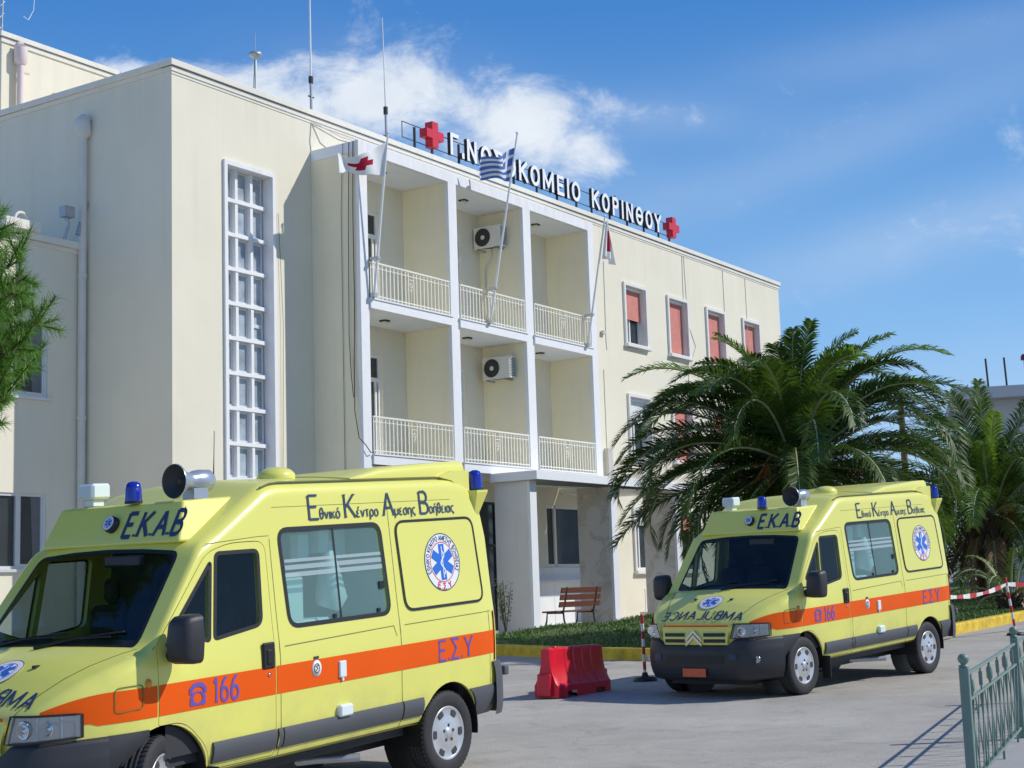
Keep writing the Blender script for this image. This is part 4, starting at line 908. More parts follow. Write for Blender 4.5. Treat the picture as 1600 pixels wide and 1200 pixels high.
s_.tube([(x, -(hw(x, lerp_tab(ZS, x)-.13)-.045), lerp_tab(ZS, x)-.012) for x in [1.2+.1*k for k in range(24)]], .008, 6)
s_.done('panel_seams', M['seam'])
fl = VM(); Q = rnd([(-.30, .93), (-.10, .94), (-.10, 1.095), (-.30, 1.09)], .035); fl.ring(inset(Q, -.0035), inset(Q, .0035), lambda x, z: SD(x, z, .008)); fl.done('fuel_flap', M['seam'])
# orange stripe and lower mouldings
def stripe(x0, x1, par, fnS):
    s = VM()
    def zz(x, v):
        lo = .868+.006*x/4; hi = 1.072
        if x < -.28: t = min(1, (-.28-x)/.44); hi -= .085*t**2.2
        if x < -.4: lo = max(lo, .885)
        return lo+(hi-lo)*v
    n = max(2, int((x1-x0)/.05))
    s.grid(n, 3, lambda u, v: fnS(x0+(x1-x0)*u, zz(x0+(x1-x0)*u, v), .003)); return s.done('orange_stripe', M['orange'], par)
for fnS, par in ((SD, DL), (SDR, DR)):
    stripe(-.715, .020, VB, fnS); stripe(.036, 1.157, par, fnS); stripe(1.172, 3.965, VB, fnS)
def mould(x0, x1, par, fnS, z0=.475, z1=.622):
    s = VM(); n = 6
    s.grid(n, 4, lambda u, v: fnS(x0+(x1-x0)*u, z0+(z1-z0)*v, .022-.012*abs(2*v-1)**4))
    for zq, d in ((z0, 1), (z1, -1)): s.grid(n, 1, lambda u, v: fnS(x0+(x1-x0)*u, zq, .010*v-.01*(1-v)))
    for xq in (x0, x1): s.grid(1, 4, lambda u, v: fnS(xq, z0+(z1-z0)*v, (.022-.012*abs(2*v-1)**4)*u-.01))
    return s.done('side_moulding', M['trim'], par)
for fnS, par in ((SD, DL), (SDR, DR)):
    mould(.525, 1.155, par, fnS); mould(1.18, 1.222, VB, fnS); mould(1.235, 2.62, VB, fnS); mould(2.637, 2.90, VB, fnS)
# wheels (built straight up, no body rake)
def wheel(x, side, parent, steer=0.):
    zc = .35
    w = bpy.data.objects.new('wheel', None); col.objects.link(w); w.parent = parent; w.location = (x, side*.87, zc); w.rotation_euler = (0, 0, steer)
    sg = side
    FW = lambda a, b_, h: (a, sg*h, b_)
    t = MB(); t.lathe([(.215, -.085), (.30, -.095), (.335, -.088), (.347, -.070), (.349, -.040), (.343, -.036), (.343, -.028), (.350, -.024), (.350, -.004), (.343, 0), (.343, .006), (.350, .010), (.350, .028), (.343, .033), (.343, .040), (.349, .044), (.347, .070), (.335, .090), (.305, .098), (.262, .097), (.222, .088), (.215, .08)], 48, 0, FW)
    for k in range(56):
        a = 2*math.pi*k/56
        for h0, h1 in ((-.078, -.046), (.046, .078)):
            c_, s2 = math.cos(a), math.sin(a); d_ = .008
            t.add([FW(c_*r_-s2*e, s2*r_+c_*e, h) for r_ in (.33, .3525) for h in (h0, h1) for e in (-d_, d_)], [(4, 5, 7, 6), (0, 4, 6, 2), (1, 3, 7, 5), (0, 1, 5, 4), (2, 6, 7, 3)])
    t.build('tyre', M['tyre'], w)
    h = MB(); h.lathe([(.222, .072), (.224, .088), (.216, .092), (.205, .084), (.185, .078), (.135, .082), (.105, .090), (.085, .094), (.045, .094), (.040, .100), (0, .102)], 40, 0, FW)
    for k in range(6):
        a0 = 2*math.pi*k/6
        P = [(r_*math.cos(a0+q), r_*math.sin(a0+q)) for r_, q in ((.155, -.20), (.196, -.17), (.203, 0), (.196, .17), (.155, .20), (.150, 0))]
        h.prism(P, lambda a, b_, hh: FW(a, b_, hh), .074, .0865, 1)
    for k in range(5):
        a0 = 2*math.pi*k/5+.3; h.prism([(.065*math.cos(a0)+.015*math.cos(q*.785), .065*math.sin(a0)+.015*math.sin(q*.785)) for q in range(8)], lambda a, b_, hh: FW(a, b_, hh), .09, .097, 1)
    h.build('hubcap', [M['hub'], M['acdark']], w); return w
WFL = wheel(AX[0], -1, VB); wheel(AX[0], 1, VB); wheel(AX[1], -1, VB); wheel(AX[1], 1, VB)
for x, z, r in ((AX[0], RZ[0], .42), (AX[1], RZ[1], .41)):
    for sg in (-1, 1):
        l = VM()
        r = (.410 if x < 1 else .400); l.grid(20, 1, lambda u, v: (x+r*math.cos(math.pi*(1.12*u-.06)), sg*(.58+.40*v), z+r*math.sin(math.pi*(1.12*u-.06))))
        l.add([(x, sg*.58, z)]+[(x+r*math.cos(math.pi*2*k/24), sg*.58, z+r*math.sin(math.pi*2*k/24)) for k in range(24)], [(0, 1+k, 1+(k+1) % 24) for k in range(24)])
        l.done('wheel_arch_liner', M['rubber'])
        if x > 1: continue
        fp = MB(); fp.box(.50, .515, sg*.97-.10, sg*.97+.02 if sg < 0 else sg*.97+.02, .16, .44); fp.build('mud_flap', M['rubber'], VB)
ch = VM(); ch.box(-.55, 3.85, -.58, .58, .22, .395); ch.box(.6, 2.8, -.86, -.60, .33, .398); ch.box(.6, 2.8, .60, .86, .33, .398); ch.tube([(.08, -.8, .31), (.08, .8, .31)], .05, 8); ch.tube([(3.28, -.8, .24), (3.28, .8, .24)], .06, 8); ch.done('chassis', M['rubber'])
ex = VM(); ex.tube([(1.4, -.4, .27), (2.0, -.62, .25), (2.25, -.86, .24)], .032, 10); ex.done('exhaust_pipe', M['galv'])
# nose plan path for bumper, lamps and grille
PLAN = [(-.02, -1.0)] + [(x, -base(x)) for x in [-.1-.04*k for k in range(1, 14)]] + [(x, -base(x)) for x in (-.66, -.69, -.72, -.74, -.76, -.772)] + [(-.788, -.56), (-.80, -.42), (-.81, -.22), (-.813, 0)]
PLAN = PLAN + [(x, -y) for x, y in reversed(PLAN[:-1])]
LENS = [0]
for a, b_ in zip(PLAN, PLAN[1:]): LENS.append(LENS[-1]+math.dist(a, b_))
MID = LENS[-1]/2
def plan(sg, off=0.):      # sg: arc length from the centre, negative to the left
    d = min(max(sg+MID, 1e-4), LENS[-1]-1e-4); i = bisect.bisect(LENS, d)-1; i = min(i, len(PLAN)-2)
    t = (d-LENS[i])/(LENS[i+1]-LENS[i])
    def nrm(j):
        a = PLAN[max(j-1, 0)]; b_ = PLAN[min(j+1, len(PLAN)-1)]; dx, dy = b_[0]-a[0], b_[1]-a[1]; l = math.hypot(dx, dy); return (-dy/l, dx/l)
    n0, n1_ = nrm(i), nrm(i+1); nx, ny = n0[0]+(n1_[0]-n0[0])*t, n0[1]+(n1_[1]-n0[1])*t; l = math.hypot(nx, ny); nx, ny = nx/l, ny/l
    return PLAN[i][0]+(PLAN[i+1][0]-PLAN[i][0])*t+nx*off, PLAN[i][1]+(PLAN[i+1][1]-PLAN[i][1])*t+ny*off
def NP(sg, z, off=0.): x, y = plan(sg, off); return (x, y, z)
def sg_of(y):            # arc length for a front point with given y on the nose
    best = min(range(400), key=lambda k: abs(plan(-1.0+2.0*k/400)[1]-y)); return -1.0+2.0*best/400
BP = [(-.03, .795), (.012, .792), (.03, .775), (.04, .72), (.052, .66), (.055, .55), (.05, .46), (.03, .38), (.0, .315), (-.06, .29)]
bmp = VM(); NB = 60; SL = MID-.33
def bsec(u, v):
    sg = -SL+2*SL*u; k = v*(len(BP)-1); i = min(int(k), len(BP)-2); t = k-i; o_ = BP[i][0]+(BP[i+1][0]-BP[i][0])*t; z = BP[i][1]+(BP[i+1][1]-BP[i][1])*t
    zt_ = .795-.075*min(1, max(0, (.56-abs(sg))/.10)); z = z if z < .66 else .66+(z-.66)*(zt_-.66)/.135
    return NP(sg, z, o_ if v > .02 else o_)
bmp.grid(NB, 27, bsec)
bo = bmp.done('front_bumper', M['bumper'])
for sg0 in (-1, 1):
    b2 = VM(); q0 = SL*sg0; q1 = (MID-.03)*sg0
    b2.grid(8, 8, lambda u, v: NP(q0+(q1-q0)*u, (.795-.01*v*0)-(.795-.52)*v*(1-u*.85)-.0, .014+.02*math.sin(math.pi*v)*(1-u)))
    b2.done('bumper_corner', M['bumper'], bo)
ik = VM()
ik.grid(20, 1, lambda u, v: NP(-.42+.84*u, .50+.10*v, .061)); 
for e in (-1, 1): ik.grid(4, 1, lambda u, v: NP(e*.55+.1*(u-.5), .545+.075*v, .0615), 1)
ik.done('air_intake', [M['rubber'], mat('intake_lamp', (.02, .04, .10), .2)], bo)
for e in (-1, 1):
    fo = VM(); fo.lathe([(.045, 0), (.045, .012), (.035, .014), (0, .008)], 16, 0, lambda a, b_, h: (lambda q: (q[0]-h, q[1]+a, .545+b_))(plan(e*.80, .052))); fo.done('fog_lamp', M['reflector'], bo)
pl = VM(); pl.grid(6, 1, lambda u, v: NP(-.17+.34*u, .345+.10*v, .066)); pl.done('number_plate', M['plate'], bo)
# grille with slots and chevrons
gp = [(-.50, .935), (-.46, .725), (.46, .725), (.50, .935)]
gl_ = VM(); gl_.grid(24, 6, lambda u, v: NP((-.465-.035*v)*(1-2*u), .725+.21*v, .012+.018*math.sin(math.pi*min(1, v*1.2+.1)))); go = gl_.done('grille', M['yellow'])
sl2 = VM()
for e in (-1, 1):
    for z0, z1 in ((.752, .795), (.825, .868)):
        a0, a1 = .14, .445
        sl2.grid(6, 2, lambda u, v: NP(e*(a0+(a1-a0)*u), z0+(z1-z0)*v, .034), 0)
        sl2.grid(6, 1, lambda u, v: NP(e*(a0+(a1-a0)*u), z0+.006+.012*v, .036), 1)
sl2.done('grille_slots', [M['rubber'], M['bumper']], go)
em = VM()
for dz in (0, .062):
    P = [(-.115, -.055), (-.085, -.055), (0, .02), (.085, -.055), (.115, -.055), (.115, -.045), (0, .062), (-.115, -.045)]
    L = [(-.115, -.045), (0, .062), (.115, -.045), (.115, -.075), (0, .03), (-.115, -.075)]
    f_ = lambda y, z, h: NP(y, .812+z+dz-.03, .036+h)
    em.add([f_(*p, 0) for p in L]+[f_(*p, .014) for p in L], [(6, 7, 10, 11), (7, 8, 9, 10), (0, 1, 7, 6), (1, 2, 8, 7), (2, 3, 9, 8), (3, 4, 10, 9), (4, 5, 11, 10), (5, 0, 6, 11)])
em.done('chevron_emblem', M['chrome'], go)
os_ = VM(); os_.grid(20, 1, lambda u, v: NP(-.48+.96*u, .940+.020*v, .013)); os_.done('orange_stripe', M['orange'])
# head lamps
for e in (-1, 1):
    A0, A1 = .515, 1.0
    zt = lambda u: .975-.018*u; zb_ = lambda u: .80+.012*u
    r_ = VM(); r_.grid(18, 6, lambda u, v: NP(e*(A0+.06*v*(1-u)+(A1-A0)*u), zb_(u)+(zt(u)-zb_(u))*v, .017))
    ho = r_.done('headlight', M['reflector'])
    for q, rr in ((.655, .060), (.80, .052)):
        bw_ = VM(); px_, py_ = plan(e*q, .021); bw_.lathe([(rr, .012), (rr*.96, .018), (rr*.7, .004), (.018, -.002), (.014, .014), (0, .016)], 18, 0, lambda a, b_, h: (px_-h, py_+a, .885+b_)); bw_.done('lamp_bowl', M['chrome'], ho)
    for q in (.725, .87): dv_ = VM(); dv_.grid(1, 3, lambda u, v: NP(e*(q+.012*u), .815+.145*v, .022)); dv_.done('lamp_divider', M['horn'], ho)
    ln = VM(); ln.grid(18, 6, lambda u, v: NP(e*(A0+.06*v*(1-u)+(A1-A0)*u), zb_(u)+(zt(u)-zb_(u))*v, .036+.006*math.sin(math.pi*u))); ln.done('lamp_lens', M['lens'], ho)
    sr = VM(); PO = [(A0, .80)]+[(A0+(A1-A0)*k/10, zb_(k/10)) for k in range(1, 11)]+[(A1-(A1-A0-.06)*k/10, zt(1-k/10)) for k in range(0, 11)]
    sr.ring(inset(PO, -.009), inset(PO, .007), lambda q, z: NP(e*q, z, .039)); sr.ring(inset(PO, -.009), inset(PO, -.0095), lambda q, z: NP(e*q, z, .004)); sr.done('lamp_seal', M['rubber'], ho)
# bonnet details
bd = VM()
for e in (-1, 1):
    P = [(-.76, e*.50), (-.5, e*.62), (-.2, e*.76), (.0, e*.86)]; PP = []
    for a, b_ in zip(P, P[1:]): PP += [(a[0]+(b_[0]-a[0])*k/6, a[1]+(b_[1]-a[1])*k/6) for k in range(6)]
    PP.append(P[-1]); bd.tube([(x, y, top_z(x, y)-.001) for x, y in PP], .005, 5)
bd.done('bonnet_seam', M['seam'])
for e in (-1, 1): bj = VM(); bj.box(-.40, -.36, e*.27-.018, e*.27+.018, top_z(-.38, .27)-.005, top_z(-.38, .27)+.014); bj.done('washer_jet', M['rubber'])
wp = VM()
for y0, y1 in ((.62, .02), (.05, -.55)):
    wp.tube([(top_x(y0, 1.335)-.02, y0, 1.34), (top_x((y0+y1)/2, 1.39)-.03, (y0+y1)/2, 1.39), (top_x(y1, 1.40)-.02, y1, 1.40)], [.012, .009, .006], 6)
    wp.tube([(top_x(y0-.1, 1.42)-.012, y0-.08, 1.375), (top_x(y1-.1, 1.43)-.012, y1-.10, 1.43)], .008, 6)
wp.done('wipers', M['rubber'])
def BN(x0, z_sc, yc, s, fl_=1):   # bonnet decal map: text x -> y, text y -> up the bonnet
    def f(a, b_, h):
        x = x0 + b_*s*.74; y = yc + a*s*fl_; return (x-.004-h*.5, y, top_z(x, y)+.004+h*.5)
    return f
tl_ = textlen('AMBULANCE', .26)
t_ = VM(); s0 = .154; write(t_, 'AMBULANCE', BN(-.70, 0, -tl_*s0/2, s0), .15, .26); t_.done('lettering', M['navy'])
# star of life badge
def star(fn, r, red_text=True):
    mb = VM()
    C = lambda rr, n=40: [(rr*math.cos(2*math.pi*k/n), rr*math.sin(2*math.pi*k/n)) for k in range(n)]
    def disc(rr, h, mi):
        p = C(rr); rings = [C(rr*q) for q in (.34, .67, 1)]; vs = [fn(0, 0, h)]; 
        for q in rings: vs += [fn(a, b_, h) for a, b_ in q]
        fs = [(0, 1+i, 1+(i+1) % 40) for i in range(40)]
        for k in range(2): fs += [(1+k*40+i, 1+(k+1)*40+i, 1+(k+1)*40+(i+1) % 40, 1+k*40+(i+1) % 40) for i in range(40)]
        mb.add(vs, fs, mi)
    disc(r, .001, 0)
    for a, b_, mi in ((1.0, .965, 3), (.70, .665, 2)): mb.ring(C(r*a), C(r*b_), lambda p, q: fn(p, q, .0022), mi)
    for k, th in enumerate((90, 30, 150)):
        c_, s2 = math.cos(R(th)), math.sin(R(th)); L, wd = r*.62, r*.155
        for q in range(6):
            a0, a1 = -L+2*L*q/6, -L+2*L*(q+1)/6
            mb.add([fn(p*c_-w_*s2, p*s2+w_*c_, .0026+.0005*k) for p, w_ in ((a0, -wd), (a1, -wd), (a1, wd), (a0, wd))], [(0, 1, 2, 3)], 1)
    def wl(pl, w_, mi, h):
        L, Rr = strip(pl, w_); n = len(L); mb.add([fn(*p, h) for p in L]+[fn(*p, h) for p in Rr], [(i, n+i, n+i+1, i+1) for i in range(n-1)], mi)
    wl([(0, -r*.55), (0, 0), (0, r*.55)], r*.045, 0, .0045)
    wl([(r*.11*math.sin(k*.9), r*(.38-.10*k*.8)) for k in range(11)], r*.05, 0, .0050)
    if red_text:
        txt = 'ΕΘΝΙΚΟ ΚΕΝΤΡΟ ΑΜΕΣΗΣ ΒΟΗΘΕΙΑΣ'; ln = textlen(txt, .3); 
        def ar(x, y, h): th = R(205) - R(230)*x/ln; rr = r*(.745+.17*y); return fn(rr*math.cos(th), rr*math.sin(th), .0025+h)
        write(mb, txt, ar, .16, .3, mi=3)
        tx = 'Ε.Σ.Υ'; l2 = textlen(tx, .25)
        def ar2(x, y, h): th = R(270) + R(52)*(x/l2-.5); rr = r*(.93-.20*y); rr = r*(.94-.21*(1-y)) if False else r*(.74+.0) + r*.20*(1-y); return fn(rr*math.cos(th), rr*math.sin(th), .0028+h)
        write(mb, tx, ar2, .2, .25, mi=2)
    return mb
MS = [M['decalwhite'], M['starblue'], M['decalred'], M['navy']]
mb = star(lambda a, b_, h: SD(3.285+a, 1.705+b_, .008+h), .245); mb.done('emblem', MS)
mb = star(lambda a, b_, h: SDR(3.285-a, 1.705+b_, .008+h), .245); mb.done('emblem', MS)
def bonf(a, b_, h): x = -.435+b_*.74; y = -a; return (x-.004-h*.7, y, top_z(x, y)+.004+h*.7)
mb = star(bonf, .165, False); mb.done('emblem', MS)
# side lettering
def SL_(x0, z0, s, xs=1.): return lambda a, b_, h: SD(x0+a*s*xs, z0+b_*s, .006+h)
t_ = VM(); tx = 'Εθνικό Κέντρο Αμεσης Βοήθειας'; s0 = .105; L0 = textlen(tx, .13, 1.75, .9)
kx = (3.54-1.68)/(L0*s0); write(t_, tx, SL_(1.68, 2.125, s0, kx), .10, .13, True, 0, 0, 1.75, xs=.9); t_.done('lettering', M['navy'])
t_ = VM(); s0 = .165; write(t_, '166', SL_(.535, .893, s0, .92), .13, .22, True); 
P = rnd([(.31, .895), (.455, .895), (.455, .955), (.42, .99), (.345, .99), (.31, .955)], .012, 3)
def ring_f(x, z): return SD(x, z, .0065)
cc_ = [(.3825+.042*math.cos(2*math.pi*k/len(P)+3.9), .945+.036*math.sin(2*math.pi*k/len(P)+3.9)) for k in range(len(P))]
t_.ring(P, cc_, ring_f)
L, Rr = strip([(.315, .975), (.318, 1.005), (.345, 1.03), (.3825, 1.037), (.42, 1.03), (.447, 1.005), (.45, .975)], .03); n = len(L)
t_.add([SD(*p, .0075) for p in L]+[SD(*p, .0075) for p in Rr], [(i, n+i, n+i+1, i+1) for i in range(n-1)])
t_.done('lettering', M['violet'], DL)
t_ = VM(); write(t_, 'Ε.Σ.Υ', SL_(3.13, .888, .165, 1.02), .12, .22, True); t_.done('lettering', M['violet'])
# header sign
HB0, HB1 = (.475, 2.015), (.605, 2.315)
hd = VM(); wb_, wt_ = .755, .665
fb = [(HB0[0], -wb_, HB0[1]), (HB0[0], wb_, HB0[1]), (HB1[0], wt_, HB1[1]), (HB1[0], -wt_, HB1[1])]
bk = [(.60, -wb_-.005, 2.015), (.60, wb_+.005, 2.015), (1.20, wt_+.03, 2.335), (1.20, -wt_-.03, 2.335)]
hd.add(fb+bk, [(3, 2, 1, 0), (4, 5, 6, 7), (0, 1, 5, 4), (2, 3, 7, 6), (3, 0, 4, 7), (1, 2, 6, 5)])
ho = hd.done('header_sign', M['yellow'])
md = ho.modifiers.new('bev', 'BEVEL'); md.width = .022; md.segments = 3
def HS(a, b_, h=0.):      # a: y, b_: 0..1 up the face
    return (HB0[0]+(HB1[0]-HB0[0])*b_-.004-h*.92, a, HB0[1]+(HB1[1]-HB0[1])*b_+h*.4)
t_ = VM(); s0 = .60; tx = 'Ε.Κ.Α.Β'; L0 = textlen(tx, .2); kx = .60/L0
write(t_, tx, lambda a, b_, h: HS(-.13-a*kx, .20+b_*.56, h), .19, .2, True, .16); t_.done('lettering', M['navy'], ho)
# NB: seen from the front the van's left is on the viewer's right
ld = VM(); ld.lathe([(.062, 0), (.062, .035), (.05, .05), (0, .05)], 22, 0, lambda a, b_, h: HS(-.0+a, .5+b_/.32, h)); ldo = ld.done('header_lamp', M['bumper'], ho)
mb = star(lambda a, b_, h: HS(-.0-a, .5+b_/.32, .051+h), .055, False); mb.done('emblem', MS, ldo)
# roof equipment
def up(mb, cx_, cy_, cz_): return lambda a, b_, h: (cx_+a, cy_+b_, cz_+h)
bc = VM(); bc.lathe([(.066, .0), (.066, .02)], 20, 1, up(bc, .60, -.15, 2.318)); bc.lathe([(.064, .02), (.060, .11), (.052, .145), (.03, .162), (0, .165)], 20, 0, up(bc, .60, -.15, 2.318)); bc.done('blue_beacon', [M['blue'], M['rubber']])
wl_ = VM(); wl_.box(.60, .78, .30, .48, 2.375, 2.495, 0, .018); wl_.box(.64, .74, .34, .44, 2.325, 2.374); wo2 = wl_.done('work_lamp', M['medwhite'])
wf = VM(); wf.box(.592, .599, .32, .46, 2.395, 2.475); wf.done('lamp_lens', M['reflector'], wo2)
hn = VM(); HC = (.58, -.60, 2.455)
hn.lathe([(.125, 0), (.128, .012), (.11, .03), (.07, .10), (.062, .16), (.075, .19), (.082, .24), (.082, .33), (.06, .36), (0, .365)], 26, 0, lambda a, b_, h: (HC[0]+h, HC[1]+a, HC[2]+b_))
hn.lathe([(.122, .004), (.10, .03), (.055, .10), (.03, .11), (.028, .05), (0, .045)], 26, 1, lambda a, b_, h: (HC[0]+h, HC[1]+a, HC[2]+b_)); hn.box(.72, .86, -.66, -.54, 2.32, 2.40)
hn.done('horn_speaker', [M['horn'], M['acdark']])
dm = VM(); dm.lathe([(.155, 0), (.158, .025), (.15, .045), (.12, .075), (.07, .095), (0, .102)], 28, 0, up(dm, 2.02, -.25, 2.47)); dm.done('roof_dome', M['yellow'])
an = VM(); an.tube([(1.15, -.42, 2.42), (1.15, -.43, 2.62), (1.14, -.45, 2.84)], [.007, .0035, .0025], 5); an.done('whip_aerial', M['rubber'])
rw = VM()
def wing_pt(u, v):
    x = 2.30+(3.86-2.30)*u; h = .075*min(1, u*1.15)**.9+.012; y0 = .80
    prof = [(-1, -.06), (-1, .35), (-.985, .75), (-.95, 1.0), (-.5, 1.04), (0, 1.06), (.5, 1.04), (.95, 1.0), (.985, .75), (1, .35), (1, -.06)]
    k = v*(len(prof)-1); i = min(int(k), len(prof)-2); t = k-i; py = prof[i][0]+(prof[i+1][0]-prof[i][0])*t; pz = prof[i][1]+(prof[i+1][1]-prof[i][1])*t
    z0 = top_z(min(x, 3.5), abs(py)*y0); zref = 2.435
    return (x, py*y0, (z0 if pz <= 0 else zref+(h+.05*min(1, u*4))*pz if pz < .9 else max(z0+h, zref+(h+.05*min(1, u*4))*pz)))
rw.grid(12, 20, wing_pt); rw.add([wing_pt(1, j/20) for j in range(21)], [tuple(range(21))]); rw.add([wing_pt(0, j/20) for j in range(21)], [tuple(reversed(range(21)))]); rwo = rw.done('roof_fairing', M['yellow'], None, False, 40)
for e in (-1, 1):
    p = VM()
    O = [(3.42, 2.43), (3.60, 2.485), (3.84, 2.485), (3.84, 2.305), (4.03, 2.295), (3.985, 2.20), (3.90, 2.02), (3.86, 2.05), (3.80, 2.20), (3.70, 2.33), (3.58, 2.40)]
    p.prism([(a, b_) for a, b_ in O][::-1], lambda a, b_, h: (a, e*h, b_), .80, .865)
    TP = [(3.80, .74), (4.04, .76), (4.05, .86), (3.98, .965), (3.84, .95), (3.80, .87)]
    n = len(TP); vs = [(x, e*y, 2.305) for x, y in TP]+[(x, e*y, 2.285) for x, y in TP]+[(3.89+(x-3.9)*.18, e*(.86+(y-.86)*.15), 2.03) for x, y in TP]
    p.add(vs, [tuple(range(n))]+[(i, (i+1) % n, n+(i+1) % n, n+i) for i in range(n)]+[(n+i, n+(i+1) % n, 2*n+(i+1) % n, 2*n+i) for i in range(n)])
    po = p.done('lamp_bracket', M['yellow'], None, True)
    q = VM(); q.lathe([(.072, 0), (.072, .012)], 20, 1, up(q, 3.93, e*.865, 2.307)); q.lathe([(.068, .012), (.062, .13), (.05, .165), (.02, .18), (0, .18)], 20, 0, up(q, 3.93, e*.865, 2.307)); q.done('blue_beacon', [M['blue'], M['rubber']])
    # tail lamps, rear bumper
    tl2 = VM(); fnS = SD if e < 0 else SDR
    tl2.grid(4, 8, lambda u, v: (3.955+.065*u, e*(hw(3.955+.045*u, .81+.43*v)+.010-.05*u*u), .81+.43*v)); tl2.grid(3, 8, lambda u, v: (4.02, e*(hw(4.0, 1)-.04-.16*u), .81+.43*v)); tl2.done('tail_lamp', M['tail'])
    rb_ = VM()
    def rcf(u, v):
        z = .36+.25*v; xl = 3.28+math.sqrt(.415**2-(z-.295)**2); x = xl+(3.98-xl)*u; return (x, e*(hw(x, z)+.018-.010*abs(2*v-1)**4), z)
    rb_.grid(10, 6, rcf); rb_.grid(10, 1, lambda u, v: (lambda q: (q[0], q[1]-e*.03*v, q[2]))(rcf(u, 1))); rb_.grid(1, 6, lambda u, v: (lambda q: (q[0], q[1]-e*.05*u, q[2]))(rcf(0, v)))
    rb_.done('bumper_corner', M['trim'])
rb_ = VM()
RBP = [(3.93, 1.015), (4.0, 1.012), (4.07, .985), (4.12, .93), (4.135, .8), (4.145, .4), (4.145, 0)]; RBP = [(x, -y) for x, y in RBP]+[(x, y) for x, y in reversed(RBP[:-1])]
def rbf(u, v):
    k = u*(len(RBP)-1); i = min(int(k), len(RBP)-2); t = k-i; x = RBP[i][0]+(RBP[i+1][0]-RBP[i][0])*t; y = RBP[i][1]+(RBP[i+1][1]-RBP[i][1])*t
    return (x-.02*(2*v-1)**4, y*(1-.01*(2*v-1)**4), .345+.455*v)
rb_.grid(36, 8, rbf); rb_.grid(36, 1, lambda u, v: (lambda q: (q[0]-.12*v*(abs(q[1]) < .9), q[1]*(1-.05*v), .80))(rbf(u, 1))); rb_.box(4.10, 4.17, -.99, -.90, .66, .74, 0, .01); rb_.done('rear_bumper', M['trim'])
# mirrors
for e, par in ((-1, DL), (1, DR)):
    p = VM()
    prof = [(.0, .01), (.055, .03), (.09, .07), (.105, .11), (.10, .13)]
    O = rnd([(-.11, -.165), (.10, -.165), (.115, .0), (.105, .165), (-.09, .165), (-.12, 0)], .05, 4); c0 = (.12, 1.17, 1.365)
    n = len(O); vs = []
    for k, (sc_, dx) in enumerate(((.55, -.085), (.82, -.07), (.96, -.03), (1, .03), (1, .075), (.93, .082))): vs += [(c0[0]+dx, e*(c0[1]+a*sc_), c0[2]+b_*sc_) for a, b_ in O]
    fs = [tuple(range(n)), tuple(range(5*n, 6*n))]
    for k in range(5): fs += [(k*n+i, k*n+(i+1) % n, (k+1)*n+(i+1) % n, (k+1)*n+i) for i in range(n)]
    p.add(vs, fs, 0, True); p.tube([(.17, e*.965, 1.27), (.13, e*1.06, 1.24), (.12, e*1.12, 1.24)], [.05, .035, .03], 8); p.box(.12, .24, e*.96-.03, e*.96+.03, 1.20, 1.34)
    mo = p.done('door_mirror', M['bumper'], par, True, 50)
    gq = VM(); gq.add([(c0[0]+.0835, e*(c0[1]+a*.85), c0[2]+b_*.85) for a, b_ in O], [tuple(range(n))]); gq.done('mirror_glass', M['chrome'], mo)
    hd_ = VM(); hx, hz = 1.085, 1.15
    hd_.box(hx-.065, hx+.065, e*(hw(hx, hz)+.006)-.014, e*(hw(hx, hz)+.006)+.014, hz-.09, hz+.10, 0, .012); hd_.box(hx-.035, hx+.03, e*(hw(hx, hz)+.006)-.024, e*(hw(hx, hz)+.006)+.024, hz-.06, hz+.05, 0, .01); hd_.done('door_handle', M['rubber'], par)
    lk = VM(); lk.lathe([(.014, 0), (.014, .006), (0, .008)], 12, 0, lambda a, b_, h: (1.09+a, e*(hw(1.09, 1.02)+.004+h), 1.02+b_)); lk.done('door_lock', M['chrome'], par)
    ri_ = VM(); ri_.lathe([(.028, 0), (.026, .012), (.01, .022), (0, .023)], 12, 0, lambda a, b_, h: (-.055+a*.8, e*(hw(-.055, 1.085)+.002+h), 1.095+b_*1.1)); ri_.done('side_repeater', M['amber'])
# stickers and boxes on the left side
sk = VM(); sk.lathe([(.052, .004), (.052, .006), (0, .007)], 24, 0, lambda a, b_, h: SD(1.60+a, 1.005+b_*1.2, h)); sk.lathe([(.033, .0075), (.025, .0078)], 20, 1, lambda a, b_, h: SD(1.60+a, 1.005+b_*1.2, h)); 
L, Rr = strip([(.022, .02), (-.01, .018), (.01, 0), (-.015, -.02)], .008); n = len(L); sk.add([SD(1.60+a, 1.005+b_, .0085) for a, b_ in L]+[SD(1.60+a, 1.005+b_, .0085) for a, b_ in Rr], [(i, n+i, n+i+1, i+1) for i in range(n-1)], 1)
sk.box(1.575, 1.625, -hw(1.6, 1.09)-.008, -hw(1.6, 1.09), 1.075, 1.095, 1); sk.done('round_sticker', [M['decalwhite'], M['cable']])
bx_ = VM(); yq = -hw(1.88, .97); bx_.box(1.85, 1.93, yq-.02, yq+.01, .905, 1.03, 0, .006); bx_.box(1.88, 1.90, yq-.014, yq+.01, .88, .904); bx_.done('socket_box', M['medwhite'])
bx_ = VM(); yq = -hw(1.9, .67); bx_.box(1.83, 1.98, yq-.045, yq+.01, .61, .70, 0, .012); bx_.done('step_lamp', M['medwhite'])
